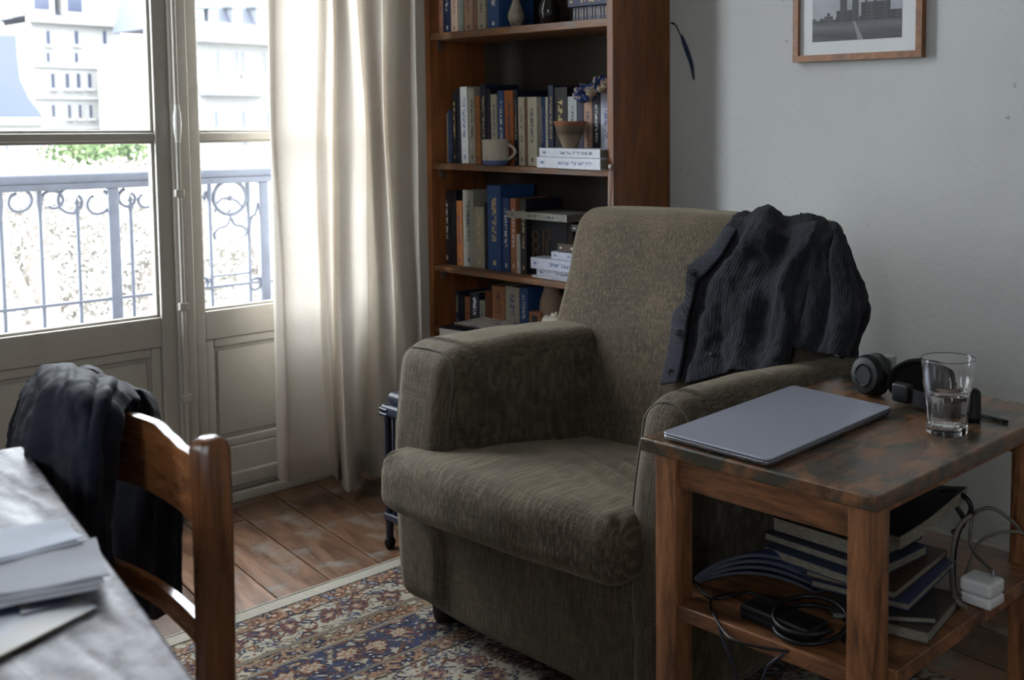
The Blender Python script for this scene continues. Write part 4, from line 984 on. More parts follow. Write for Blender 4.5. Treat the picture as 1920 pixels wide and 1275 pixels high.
# front fall: rows from behind the top of the back, over it and down its front on to the arm
def RW(Y0, *q): return [fr(x, y, o) if o < 1 else onY(x, y, o) for x, y, o in q]
rows = [
 RW(0, (1400, 430, 2.16), (1440, 425, 2.17), (1480, 428, 2.17), (1520, 435, 2.17), (1556, 450, 2.17), (1575, 465, 2.17)),
 RW(0, (1390, 404, 2.09), (1418, 394, 2.10), (1455, 396, 2.10), (1492, 400, 2.10), (1530, 412, 2.10), (1566, 430, 2.10)),
 RW(0, (1364, 421, .012), (1400, 415, .026), (1440, 424, .044), (1480, 430, .044), (1525, 436, .040), (1560, 446, .018)),
 RW(0, (1338, 462, .010), (1372, 470, .020), (1410, 478, .030), (1452, 486, .036), (1496, 492, .036), (1535, 486, .016)),
 RW(0, (1293, 500, .010), (1335, 520, .018), (1378, 540, .030), (1424, 552, .038), (1470, 560, .038), (1512, 548, .016)),
 RW(0, (1285, 566, .012), (1325, 585, .018), (1368, 606, .030), (1414, 622, .040), (1462, 632, .042), (1498, 610, .016)),
 RW(0, (1275, 640, .014), (1312, 655, .020), (1352, 665, .032), (1398, 668, .046), (1450, 672, .055), (1487, 655, .020)),
 RW(0, (1270, 709, .016), (1300, 721, .024), (1350, 699, .040), (1395, 688, .060), (1445, 697, .065), (1480, 695, .030)),
]
patch('front_body', rows, M['knit'], cg, 90, 110, .006, fold([(.10,.35,.07),(.30,-.75,.07),(.40,.2,.03),(.56,1.15,.11),(.70,.25,.03),(.80,-.5,.05),(.95,.5,.06)], .022, 0, 1.4))
# back panel hanging towards the outer right side
rows = [
 RW(0, (1500, 402, 2.07), (1530, 408, 2.08), (1552, 418, 2.08), (1574, 434, 2.09), (1584, 452, 2.12)),
 RW(0, (1500, 432, .022), (1536, 440, .024), (1560, 455, .022), (1584, 472, .012), (1597, 496, 2.10)),
 RW(0, (1497, 500, .010), (1532, 505, .012), (1565, 520, .018), (1600, 538, .014), (1612, 545, 2.09)),
 RW(0, (1492, 560, .010), (1528, 572, .012), (1565, 580, .016), (1604, 590, .010), (1626, 575, 2.08)),
 RW(0, (1486, 620, .012), (1520, 630, .014), (1558, 636, .016), (1594, 645, .010), (1610, 622, 2.07)),
 RW(0, (1486, 650, .012), (1512, 656, .014), (1552, 664, .016), (1586, 668, .010), (1600, 655, 2.06)),
]
patch('back_body', rows, M['knit'], cg, 70, 80, .006, fold([(.15,-.5,.09),(.42,.9,.06),(.62,-.9,.08),(.88,.9,.08)], .017, 0, 1.5))
rows = [
 RW(0, (1566, 424, 2.10), (1578, 437, 2.12), (1584, 455, 2.16)),
 RW(0, (1583, 478, 2.09), (1598, 498, 2.12), (1600, 520, 2.18)),
 RW(0, (1594, 545, 2.08), (1615, 550, 2.11), (1615, 560, 2.18)),
 RW(0, (1592, 600, 2.06), (1621, 588, 2.09), (1615, 600, 2.17)),
 RW(0, (1580, 650, 2.03), (1602, 636, 2.07), (1602, 645, 2.15)),
 RW(0, (1572, 694, 2.01), (1598, 690, 2.06), (1606, 694, 2.13)),
]
patch('sleeve', rows, M['knit'], cg, 50, 70, .006, fold([(.25,.7,.12),(.6,-.8,.14),(.9,.5,.1)], .010, 0, 1.2))
# band with buttonholes: two lengths along the front edge
def bandpatch(L, R):
    n_ = len(L); rows = [[L[i], (L[i]+R[i])/2+Vector((0,-.003,0)), R[i]] for i in range(n_)]
    return patch('button_band', rows, M['knitrib'], cg, 10, 60, .006, lambda u, v, p: .0012*math.sin(v*160))
bandpatch(RW(0, (1391, 402, 2.07), (1364, 421, .018), (1338, 461, .020), (1315, 482, .020), (1291, 500, .020)),
          RW(0, (1402, 408, 2.05), (1380, 434, .026), (1354, 478, .028), (1332, 504, .030), (1309, 526, .030)))
bandpatch(RW(0, (1285, 566, .020), (1264, 586, .014), (1259, 622, .014), (1252, 665, .014), (1239, 721, .016)),
          RW(0, (1292, 588, .030), (1288, 612, .030), (1284, 645, .030), (1278, 685, .032), (1270, 716, .034)))
bandpatch(RW(0, (1291, 500, .022), (1290, 520, .022), (1288, 545, .022), (1284, 572, .020)),
          RW(0, (1309, 522, .032), (1304, 540, .032), (1300, 560, .032), (1292, 588, .030)))
for px_, py, of in ((1299, 512, .032), (1275, 625, .030), (1259, 699, .032), (1330, 660, .036)):
    p = fr(px_, py, of); Mx = Matrix.Translation(p) @ Matrix.Rotation(math.radians(78), 4, 'X') @ Matrix.Rotation(.2, 4, 'Y')
    b = MB(); b.lathe([(0,.0),(.0075,0),(.0088,.0012),(.0086,.0026),(.0068,.0022),(.0052,.0014),(0,.0014)], (0,0,0), 20, M=Mx); bt = b.build('button', plain('horn_button', (34, 34, 40), .25, bump=0) if 'btn' not in M else M['btn'], cg); M['btn'] = bt.data.materials[0]
    b = MB()
    for dx in (-.0018, .0018): b.tube([Mx @ Vector((dx, -.0018, .0018)), Mx @ Vector((dx, .0018, .0018))], .0005, 5)
    b.build('thread', M['black'], bt)
# loose wool fibres
fz = MB(); rf = random.Random(9)
for k in range(520):
    src = cg.children[k % 3].data.vertices; v = src[rf.randrange(len(src))]; p0 = v.co + cg.location; nn = v.normal
    if nn.y > 0: nn = -nn
    d1 = (nn+Vector((rf.uniform(-1,1), rf.uniform(-1,1), rf.uniform(-1,1)))*.7).normalized(); d2 = (d1+Vector((rf.uniform(-1,1), rf.uniform(-.6,.6), rf.uniform(-1,1)))).normalized()
    L = rf.uniform(.004, .011); fz.tube([p0+nn*.003, p0+nn*.004+d1*L*.5, p0+nn*.003+d1*L*.5+d2*L*.6], .00022, 3, caps=False)
o = fz.build('fuzz', plain('wool_fibre', (92, 92, 96), 1, bump=0), cg, fix=False); o['kind'] = 'stuff'
# ================================================================== SIDE TABLE
TZ = .62; TX0, TX1, TY0, TY1 = -1.277, -.812, 1.335, 1.985
tb = thing('side_table', 'worn reddish pine side table with a lower shelf to the right of the armchair', 'table', ((TX0+TX1)/2, (TY0+TY1)/2, .0))
def topfn(p):
    e = noise.noise(Vector((p.x*25, p.y*25, p.z*25))); p.z += .0006*e; p.x += .0010*e; p.y += .0010*noise.noise(Vector((p.y*30, p.x*30, 2))); return p
b = MB(); b.rbox((TX0, TY0, TZ-.024), (TX1, TY1, TZ), .004, 3, (30, 40, 1), fn=topfn); b.build('table_top', M['tabletop'], tb, angle=50)
lg = .046
LX0, LX1, LY0, LY1 = TX0+.014, TX1-.018, TY0+.022, TY1-.03
for x, y in ((LX0, LY0), (LX1-lg, LY0), (LX0, LY1-lg), (LX1-lg, LY1-lg)):
    b = MB(); b.rbox((x, y, .0), (x+lg, y+lg, TZ-.0245), .003, 2, (1, 1, 6)); b.build('leg', M['tableleg'], tb)
za, zb_ = TZ-.025-.058, TZ-.025
b = MB(); b.rbox((LX0+lg+.0005, LY0+.008, za), (LX1-lg-.0005, LY0+.026, zb_), .002, 2); b.build('apron', M['tablerail'], tb)
b = MB(); b.rbox((LX0+lg+.0005, LY1-.026, za), (LX1-lg-.0005, LY1-.008, zb_), .002, 2); b.build('apron', M['tablerail'], tb)
for x in (LX0+.008, LX1-.026):
    b = MB(); b.rbox((x, LY0+lg+.0005, zb_-.022 if x > -1 else za), (x+.018, LY1-lg-.0005, zb_), .002, 2); b.build('apron', M['tableleg'], tb)
SZ = .336
b = MB()
n4 = .001
b.prism([(LX0+lg+n4, LY0+.004, SZ-.026), (LX1-lg-n4, LY0+.004, SZ-.026), (LX1-lg-n4, LY0+lg+n4, SZ-.026), (LX1+.014, LY0+lg+n4, SZ-.026), (LX1+.014, LY1-lg-n4, SZ-.026), (LX1-lg-n4, LY1-lg-n4, SZ-.026), (LX1-lg-n4, LY1-.004, SZ-.026), (LX0+lg+n4, LY1-.004, SZ-.026), (LX0+lg+n4, LY1-lg-n4, SZ-.026), (LX0+.004, LY1-lg-n4, SZ-.026), (LX0+.004, LY0+lg+n4, SZ-.026), (LX0+lg+n4, LY0+lg+n4, SZ-.026)], (0, 0, .026))
o = b.build('lower_shelf', M['tablerail'], tb, angle=30); bv = o.modifiers.new('bevel', 'BEVEL'); bv.width = .002; bv.segments = 2
# ---- laptop
lp = thing('laptop', 'closed space-grey laptop lying on the side table', 'laptop', (-1.16, 1.58, TZ))
Lc = [onZ(1241, 811, TZ+.014), onZ(1441, 864, TZ+.014), onZ(1673, 764, TZ+.014), onZ(1487, 723, TZ+.014)]
def rounded(poly, r, n=6):
    out = []; N_ = len(poly)
    for i in range(N_):
        p = Vector(poly[i]); a = (Vector(poly[i-1])-p).normalized(); c_ = (Vector(poly[(i+1) % N_])-p).normalized(); h = a.angle(c_)/2; d_ = r/math.tan(h)
        s0, s1 = p+a*d_, p+c_*d_
        for k in range(n+1):
            t_ = k/n; out.append((s0*(1-t_)+p*t_)*(1-t_)+(p*(1-t_)+s1*t_)*t_)
    return out
def slabr(poly, z0, z1, r, ins, nm, m, par, bev=.001, ang=50):
    P = rounded([(p[0], p[1], 0) for p in poly], r); cc = sum(P, Vector())/len(P); b = MB(); n = len(P); prof = [(ins+bev, z0), (ins, z0+bev*.6), (ins*.2, (z0+z1)/2), (0, z1-bev), (bev*.4, z1-bev*.3), (bev*1.3, z1)]
    vs_ = []
    for d_, z in prof:
        for p in P: q_ = p-(p-cc).normalized()*d_; vs_.append((q_.x, q_.y, z))
    fs_ = [(i*n+j, i*n+(j+1) % n, (i+1)*n+(j+1) % n, (i+1)*n+j) for i in range(len(prof)-1) for j in range(n)]+[tuple(range(n))[::-1], tuple((len(prof)-1)*n+j for j in range(n))]
    b.add(vs_, fs_); return b.build(nm, m, par, angle=ang)
slabr(Lc, TZ+.0022, TZ+.0105, .012, .004, 'base', M['al_edge'], lp); slabr(Lc, TZ+.0112, TZ+.0155, .012, .0008, 'lid', M['grey_al'], lp, ang=18)
b = MB()
ed = [(Vector(Lc[0])+(Vector(Lc[i])-Vector(Lc[0]))*1) for i in range(4)]
A_, B_ = Vector(Lc[0]), Vector(Lc[1]); dr = (B_-A_).normalized(); nr = Vector((dr.y, -dr.x, 0))
for s_, l_ in ((.70, .010), (.80, .003), (.84, .009), (.91, .009)):
    c_ = A_+(B_-A_)*s_; c_.z = TZ+.0072; b.tube([c_+nr*.0002-dr*l_/2*1.0, c_+nr*.0002+dr*l_/2], .0013, 6)
b.build('ports', M['black'], lp)
A_, B_ = Vector(Lc[1]), Vector(Lc[2]); dr = (B_-A_).normalized(); nr = Vector((dr.y, -dr.x, 0)); c_ = A_+(B_-A_)*.58; c_.z = TZ+.0098
b = MB(); b.rbox((-.03, -.0012, -.0011), (.03, .0012, .0011), .0008, 2, M=Matrix.Translation(c_) @ Matrix.Rotation(math.atan2(dr.y, dr.x), 4, 'Z')); b.build('lid_notch', M['silver'], lp)
for i in range(4):
    c_ = Vector(Lc[i])*.86+sum((Vector(q_) for q_ in Lc), Vector())/4*.14; b = MB(); b.lathe([(0,0),(.006,0),(.006,.003),(0,.003)], (c_.x, c_.y, TZ+.0002), 12); b.build('rubber_foot', M['black'], lp)
# ---- glass of water
gx_, gy_ = -.897, 1.700; tg = thing('drinking_glass', 'clear faceted drinking glass half full of water on the side table', 'glass', (gx_, gy_, TZ))
q = NT('clear_glass'); q.set('Base Color', (1., 1., 1.)); q.set('Roughness', .0); q.set('Transmission Weight', 1.0); q.set('IOR', 1.48); M['glass'] = q.m
q = NT('water'); q.set('Base Color', (1., 1., 1.)); q.set('Roughness', .0); q.set('Transmission Weight', 1.0); q.set('IOR', 1.33); M['water'] = q.m
def gfn(a, z):
    if z > .082: return 1.0
    k = 1 if z < .075 else (.082-z)/.007
    s_ = PI/5; m_ = (a % s_)-s_/2; return 1-k*(1-math.cos(s_/2)/math.cos(m_))*.95 if True else 1
out = [(0,0),(.0330,0),(.0350,.002),(.0352,.010),(.0358,.03),(.0385,.06),(.0405,.074),(.0418,.080),(.0425,.083),(.0440,.10),(.0462,.128),(.0464,.1295),(.0455,.1305),(.0445,.1293)]
inn = [(.0425,.10),(.0405,.083),(.0385,.072),(.0360,.058),(.0335,.03),(.0320,.016),(.026,.0125),(0,.0120)]
b = MB(); b.lathe(out+inn, (gx_, gy_, TZ+.0006), 60, fn=lambda a, z: gfn(a, z)); b.build('tumbler', M['glass'], tg, angle=35)
b = MB(); b.lathe([(0,.01215),(.026,.01265),(.03185,.0162),(.03335,.03),(.0358,.058),(.0372,.067),(.0376,.0692),(.0366,.0686),(0,.0686)], (gx_, gy_, TZ+.0006), 60, fn=lambda a, z: gfn(a, z)*.998); b.build('water', M['water'], tg, angle=35)
# ---- headphones
hp = thing('headphones', 'black over-ear headphones with a padded headband behind the water glass', 'headphones', (-1.03, 1.84, TZ))
def cup(c, rot, face):
    Mx = Matrix.Translation(c) @ rot
    b = MB(); b.lathe([(0,.030),(.020,.030),(.034,.028),(.039,.022),(.040,.012),(.039,.004),(.036,.0),(0,0)], (0,0,0), 36, M=Mx); s_ = b.build('ear_cup', M['black'], hp)
    b = MB(); b.lathe([(.018,.0302),(.0205,.0325),(.0225,.0302)], (0,0,0), 36, M=Mx); b.lathe([(0,.0304),(.0175,.0306),(.018,.030)], (0,0,0), 36, M=Mx); b.build('cup_disc', plain('satin_dark_metal', (30, 31, 34), .35, metal=.4, bump=0) if 'sdm' not in M else M['sdm'], s_); M['sdm'] = s_.children[0].data.materials[0]
    b = MB(); n = 40; b.tube([Mx @ Vector((.028*math.cos(2*PI*k/n), .033*math.sin(2*PI*k/n), -.007)) for k in range(n)], .0095, 10, closed=True); b.build('ear_pad', M['blacksoft'], hp)
# left cup stands upright leaning on its edge, its outer disc facing the viewer's left
pc = onZ(1650, 752, TZ); cL = Vector((pc.x, pc.y, TZ+.0415))
cL = onY(1641, 722, 1.86); cL.z = TZ+.0405
rotL = Matrix.Rotation(math.radians(-12), 4, 'Z') @ Matrix.Rotation(math.radians(84), 4, 'X')
cup(cL+Vector((0.004, -.012, 0)), rotL, 1)
pR = onY(1816, 757, 1.80); cR = Vector((pR.x, pR.y, TZ+.0265))
rotR = Matrix.Rotation(math.radians(62), 4, 'Z') @ Matrix.Rotation(math.radians(96), 4, 'X')
b = MB(); b.rbox((-.022, -.032, -.014), (.022, .032, .014), .012, 4, M=Matrix.Translation(cR) @ Matrix.Rotation(math.radians(30), 4, 'Z') @ Matrix.Rotation(math.radians(78), 4, 'X')); b.build('ear_cup', M['black'], hp)
b = MB(); b.tube([Matrix.Translation(cR+Vector((-.014, .008, 0))) @ Matrix.Rotation(math.radians(30), 4, 'Z') @ Matrix.Rotation(math.radians(78), 4, 'X') @ Vector((.018*math.cos(2*PI*k/30), .021*math.sin(2*PI*k/30), .016)) for k in range(30)], .007, 10, closed=True); b.build('ear_pad', M['blacksoft'], hp)
# yoke piece beside the left cup with hinge block and slider bar
h0 = onY(1676, 745, 1.80); h0.z = TZ+.028; h1 = onY(1708, 752, 1.795); h1.z = TZ+.027; h2 = onY(1815, 762, 1.80); h2.z = TZ+.018
b = MB(); b.rbox((0, -.010, -.017), ((h1-h0).length, .012, .019), .006, 3, M=Matrix.Translation(h0) @ Matrix.Rotation(math.atan2(h1.y-h0.y, h1.x-h0.x), 4, 'Z')); b.build('hinge_block', M['black'], hp)
b = MB(); nb = 24; P = [h1.lerp(h2, k/(nb-1))+Vector((0, -.012*math.sin(PI*k/(nb-1)), 0)) for k in range(nb)]
vs_ = []
for p in P:
    for dy, dz in ((-.003, -.014), (-.003, .014), (.003, .014), (.003, -.014)): vs_.append(p+Vector((0, dy, dz)))
b.add(vs_, [(i*4+j, i*4+(j+1) % 4, i*4+4+(j+1) % 4, i*4+4+j) for i in range(nb-1) for j in range(4)]+[(0,1,2,3), tuple((nb-1)*4+j for j in (3,2,1,0))]); b.build('slider_bar', M['black'], hp, angle=60)
# broad padded headband seen from its inner side, leaning behind the cups
hc = onY(1727, 716, 1.86); n1, n2 = 48, 12; vs_ = []
for i in range(n1):
    a = 2*PI*i/n1; rx = .058 if math.cos(a) < 0 else .064; rz = .0445 if math.sin(a) > 0 else .036
    for j in range(n2):
        e = 2*PI*j/n2; k = 1-.09*(1-math.cos(e)); yy = .011*math.sin(e)
        vs_.append(Vector((hc.x+rx*k*math.copysign(abs(math.cos(a))**.85, math.cos(a)), hc.y+yy+.010*math.sin(a)+.02*math.cos(a), TZ+.037+rz*k*math.copysign(abs(math.sin(a))**.85, math.sin(a)))))
b = MB(); b.add(vs_, [(i*n2+j, ((i+1) % n1)*n2+j, ((i+1) % n1)*n2+(j+1) % n2, i*n2+(j+1) % n2) for i in range(n1) for j in range(n2)])
b.add([vs_[i*n2+n2//2] for i in range(n1)], [tuple(range(n1))]); b.build('headband', M['blackmat'], hp, angle=70)
b = MB(); b.tube([vs_[i*n2+1]+Vector((0,-.001,0)) for i in range(n1)], .0012, 5, closed=True); b.build('headband_seam', M['black'], hp)
b = MB(); s0 = onY(1655, 697, 1.88); s1_ = onY(1674, 700, 1.89); b.rbox((s0.x-.004, 1.872, TZ+.048), (s1_.x+.006, 1.896, TZ+.074), .004, 2); b.build('slider_plate', M['silver'], hp)
b = MB(); b.tube(spline([onY(1614, 705, 1.85), onY(1611, 690, 1.855), onY(1622, 684, 1.86), onY(1634, 688, 1.865), onY(1641, 700, 1.87)], 20), .0014, 6); b.build('cup_cable', M['black'], hp)
b = MB(); p0, p1 = onZ(1822, 775, TZ+.0035), onZ(1889, 791, TZ+.0035); b.tube([p0, p0.lerp(p1, .5), p1], .0034, 8); b.build('audio_cable', M['black'], hp)

# ---- books, papers and cables on the lower shelf of the table
S = SZ+.0008
def lay(px0, py0, w_, d_, rz, z0, th, col, ink, lab, wavy=0):
    """lying book whose near-left corner is at the pixel"""
    p = onZ(px0, py0, z0); c = p
    t_ = thing('book', lab, 'book', (p.x, p.y, z0)); Mx = Matrix.Translation(Vector((p.x, p.y, 0))) @ Matrix.Rotation(math.radians(rz), 4, 'Z')
    def fn(v):
        return v
    b = MB(); pg = MB(); h = .0016
    b.rbox((0, 0, z0), (w_, d_, z0+h), .0007, M=Mx); b.rbox((0, 0, z0+th-h), (w_, d_, z0+th), .0007, M=Mx); b.rbox((0, d_-h, z0+h*.4), (w_, d_, z0+th-h*.4), .0007, M=Mx)
    pg.box((.002, .0025, z0+h), (w_-.002, d_-h, z0+th-h), M=Mx)
    o = b.build('cover', M['coverflat'], t_, smooth=False); o.color = (*s2l(col), ink); pg.build('page_block', M['pages'], t_, smooth=False); return t_
z = S
lay(1622, 1180, .105, .17, 10, z, .020, (60, 50, 44), 1, 'thick dark-backed book at the bottom of the pile under the table'); z += .0205
lay(1560, 1160, .165, .20, 34, z, .010, (26, 24, 26), 1, 'black thin book jutting towards the front leg in the pile under the table'); z += .0105
lay(1520, 1100, .175, .22, 8, z, .012, (48, 58, 92), 0, 'blue-edged booklet in the middle of the pile under the table'); z += .0125
lay(1510, 1080, .165, .22, 6, z, .013, (70, 44, 28), 0, 'brown-covered paperback in the middle of the pile under the table'); z += .0135
lay(1430, 1040, .205, .205, -4, z, .017, (44, 54, 82), .2, 'book with blue-grey cover and thick pages second from the top under the table'); z += .0175
lay(1432, 1012, .20, .20, -3, z, .014, (40, 46, 62), .2, 'dark slate book with pale edges under the topmost one below the table'); z += .0145
topb = lay(1448, 995, .195, .195, -2, z, .026, (30, 26, 26), .95, 'topmost thick old book with printed fore edge in the pile under the table')
z += .0265
# open black-covered paperback tented on the pile
t_ = thing('book', 'open black paperback with curled pages lying on the right of the pile under the table', 'book', (-.93, 1.75, z))
pts = [(-1.05, 0), (-1.015, .010), (-.975, .020), (-.935, .030), (-.905, .040)]
b = MB(); rows_ = 10
b2 = MB()
for (bb, dz0, dz1, nm) in ((b, .022, .0235, 'cover'), (b2, .001, .0218, 'page_block')):
    vs_ = []
    for i in range(rows_):
        y = 1.56+.24*i/(rows_-1)
        for x, h in pts: vs_.append((x+.02*math.sin(i*.5)*.2, y, z+h*.55*(i/(rows_-1))+dz0*(1 if nm == 'page_block' else 1)))
    n_ = len(vs_)
    vs_ += [(x, y, zz_+(dz1-dz0)) for x, y, zz_ in vs_]
    k = len(pts); fs_ = [(i*k+j, i*k+j+1, (i+1)*k+j+1, (i+1)*k+j) for i in range(rows_-1) for j in range(k-1)]; fs_ += [tuple(n_+q_ for q_ in f_)[::-1] for f_ in fs_]
    for i in range(rows_-1): fs_ += [(i*k, (i+1)*k, n_+(i+1)*k, n_+i*k), (i*k+k-1, n_+i*k+k-1, n_+(i+1)*k+k-1, (i+1)*k+k-1)]
    for j in range(k-1): fs_ += [(j, n_+j, n_+j+1, j+1), ((rows_-1)*k+j, (rows_-1)*k+j+1, n_+(rows_-1)*k+j+1, n_+(rows_-1)*k+j)]
    bb.add(vs_, fs_)
b.build('cover', plain('black_card', (18, 17, 18), .5), t_, angle=60); b2.build('page_block', M['pages'], t_, angle=60)
M['magpages'] = plain('blue_grey_page_edges', (66, 72, 86), .7)
# bent magazines arching out of the pile
def bent(lab, P0, P1, hgt, depth, col, z_, name='magazine'):
    t_ = thing(name, lab, 'magazine', P0); n_ = 26; L = []
    for i in range(n_):
        s_ = i/(n_-1); q_ = P0.lerp(P1, s_); q_.z += hgt*math.sin(PI*min(1, s_*1.02))**.8; L.append(q_)
    dv = Vector((depth[0], depth[1], 0))
    for k, (a, b_, nm, m_) in enumerate(((0, .0008, 'cover', None), (.0009, .006, 'page_block', M['pages']))):
        b = MB(); vs_ = []
        for q_ in L:
            vs_ += [q_+Vector((0, 0, -a)), q_+dv+Vector((0, 0, -a)), q_+dv+Vector((0, 0, -b_)), q_+Vector((0, 0, -b_))]
        b.add(vs_, [(i*4+j, i*4+(j+1) % 4, i*4+4+(j+1) % 4, i*4+4+j) for i in range(n_-1) for j in range(4)]+[(3,2,1,0), tuple((n_-1)*4+j for j in range(4))])
        b.build((m_ and nm) or nm, (M['magpages'] if m_ else plain('glossy_blue_cover', col, .4)), t_, angle=60)
for k in range(4):
    P0 = onZ(1302+k*3, 1082+k*2, SZ+.034-k*.006); P1 = onZ(1530, 1078+k*10, SZ+.030-k*.006)
    bent(['topmost limp blue magazine arching over the cable coil', 'second limp magazine in the arching bundle under the table', 'third limp magazine in the arching bundle under the table', 'lowest limp dark magazine of the arching bundle under the table'][k], P0, P1, .040-.005*k, (.05, .17), [(40, 52, 84), (52, 60, 84), (36, 44, 66), (22, 26, 40)][k], 0)
# power brick and its cable loops
c = onZ(1385, 1160, S); pbk = thing('power_brick', 'black laptop power brick lying on the lower shelf of the side table', 'power adapter', c)
b = MB(); b.rbox((0, 0, S), (.145, .055, S+.026), .006, 3, M=Matrix.Translation((c.x, c.y, 0)) @ Matrix.Rotation(math.radians(-3), 4, 'Z')); b.build('body', M['black'], pbk)
b = MB(); b.rbox((.002, -.0006, S+.012), (.143, .001, S+.014), .0004, M=Matrix.Translation((c.x, c.y, 0)) @ Matrix.Rotation(math.radians(-3), 4, 'Z')); b.build('seam', M['navyplastic'], pbk)
def cable(name, lab, pts, r, m, n=60, cat='cable'):
    t_ = thing(name, lab, cat, Vector(pts[0])); b = MB(); b.tube(spline(pts, n), r, 8); b.build('cable_jacket', m, t_, angle=80); return t_
cc = onZ(1520, 1165, S+.02); R_ = .062
pts = [cc+Vector((R_*math.cos(a), R_*.85*math.sin(a), -.013+.006*k/6+.012*math.sin(a))) for k, a in enumerate(np.linspace(0, 4*PI-.4, 30))]
cable('cable', 'coiled thick black power cable in front of the pile under the table', pts, .0042, M['black'], 120)
cable('cable', 'thin black cable looping from the coil past the power brick over the shelf edge', [onZ(1375, 1110, S+.004), onZ(1340, 1120, S+.02), onZ(1332, 1135, S+.006), onZ(1345, 1165, S+.003), onZ(1372, 1198, S+.003), onZ(1430, 1215, S+.003), onZ(1480, 1222, S+.003)], .0022, M['black'])
cable('cable', 'thin black cable arching out of the magazines at the left of the lower shelf', [onZ(1300, 1090, S+.004), onZ(1330, 1120, S+.004), onZ(1365, 1120, S+.012), onZ(1395, 1110, S+.016), onZ(1440, 1120, S+.010), onZ(1500, 1125, S+.004)], .0024, M['black'])
cable('cable', 'black cable dangling below the lower shelf at the left', [onZ(1348, 1168, S+.004), onY(1352, 1185, LY0-.004), onY(1358, 1205, LY0-.006), onY(1372, 1240, LY0-.004), onY(1388, 1290, LY0+.01)], .0028, M['navyplastic'])
cable('cable', 'black cable dangling below the lower shelf beside the front right leg', [onZ(1470, 1225, S+.004), onY(1462, 1232, LY0-.005), onY(1440, 1250, LY0-.004), onY(1425, 1290, LY0+.0)], .0026, M['navyplastic'])
# white charger cube with cables
c = onZ(1795, 1128, S); ch = thing('charger', 'white square plug-in charger on the right of the lower shelf', 'charger', c)
Mc = Matrix.Translation((c.x+.002, c.y+.0, 0)) @ Matrix.Rotation(math.radians(-4), 4, 'Z')
b = MB(); b.rbox((0, 0, S+.0005), (.060, .050, S+.020), .006, 4, M=Mc); b.build('lower_half', M['white'], ch); b = MB(); b.rbox((0, 0, S+.0205), (.060, .050, S+.046), .007, 4, M=Mc); b.build('upper_half', M['white'], ch)
b = MB(); b.tube([Mc @ Vector((.045, .036, S+.045)), Mc @ Vector((.045, .036, S+.058))], .0035, 8); b.build('plug', M['silver'], ch)
M['greycable'] = plain('grey_cable', (92, 86, 78), .5)
cable('cable', 'grey cable rising from the white charger and arching to the right', [Mc @ Vector((.045, .036, S+.055)), onY(1823, 1030, 1.80), onY(1820, 990, 1.81), onY(1828, 962, 1.82), onY(1860, 953, 1.83), onY(1895, 975, 1.85), onY(1925, 1010, 1.88)], .0034, M['greycable'], 70)
cable('cable', 'second grey cable sweeping low from the pile towards the back leg', [onY(1810, 1075, 1.80), onY(1835, 1018, 1.81), onY(1870, 1000, 1.82), onY(1905, 997, 1.85), onY(1930, 1005, 1.87)], .0028, M['greycable'], 50)
cable('cable', 'thick black cable arching highest over the right of the pile', [onY(1752, 950, 1.75), onY(1760, 925, 1.77), onY(1790, 922, 1.78), onY(1815, 938, 1.78), onY(1820, 960, 1.78), onY(1800, 990, 1.77), onY(1790, 1030, 1.76), onY(1788, 1080, 1.75), onZ(1795, 1140, S+.004)], .0046, M['black'], 80)
cable('cable', 'thick black cable arching lower over the right of the pile', [onY(1755, 945, 1.75), onY(1780, 940, 1.76), onY(1803, 965, 1.77), onY(1805, 985, 1.77), onY(1785, 1000, 1.76)], .0046, M['black'], 50)
cable('cable', 'grey ribbed cable hanging in front of the thick black ones', [onY(1822, 965, 1.765), onY(1800, 985, 1.75), onY(1788, 1020, 1.74), onY(1784, 1070, 1.735), onZ(1790, 1120, S+.02), onZ(1812, 1140, S+.004)], .0046, M['greycable'], 70)
# paler box file standing behind the pile, seen through the table
p = onY(1436, 960, 1.93); bxf = thing('box_file', 'pale grey box file standing behind the pile under the table', 'box', (p.x, 1.93, S))
b = MB(); b.rbox((p.x, 1.905, S), (p.x+.10, 1.945, S+.20), .003, 2); b.build('body', plain('pale_grey_board', (120, 118, 110), .8), bxf)
b = MB(); b.rbox((p.x+.03, 1.9035, S+.06), (p.x+.07, 1.9049, S+.13), .0005); b.build('spine_label', M['paper2'], bxf)

# ================================================================== BLACK CRATE BESIDE THE ARMCHAIR
cr_ = thing('storage_trolley', 'black metal storage trolley on thin posts between curtain and armchair', 'trolley', (-2.40, 1.85, 0))
X0c, X1c, Y0c, Y1c = -2.556, -2.20, 1.665, 2.03
for x, y in ((X0c+.012, Y0c+.012), (X1c-.012, Y0c+.012), (X0c+.012, Y1c-.012), (X1c-.012, Y1c-.012)):
    b = MB(); b.tube([(x, y, .03), (x, y, .40)], .010, 10); b.build('post', M['navyplastic'], cr_)
    b = MB(); b.lathe([(0,-.016),(.012,-.012),(.016,0),(.012,.012),(0,.016)], (x, y, .016), 14); b.build('caster', M['black'], cr_)
b = MB(); b.rbox((X0c-.002, Y0c-.002, .368), (X1c, Y1c, .398), .008, 3); b.build('rim', M['navyplastic'], cr_)
b = MB(); b.rbox((X0c+.012, Y0c+.010, .399), (X1c-.01, Y1c-.01, .430), .012, 4); b.build('lid', M['navyplastic'], cr_)
for zq in (.385, .372): 
    b = MB(); b.tube([(X0c-.001, Y0c+.03, zq), (X0c-.002, Y0c-.001, zq), (X0c+.03, Y0c-.001, zq)], .0045, 8); b.build('corner_clip', M['navyplastic'], cr_)
b = MB(); b.rbox((X0c, Y0c, .08), (X1c, Y1c, .10), .005, 2); b.build('bottom_tray', M['navyplastic'], cr_)
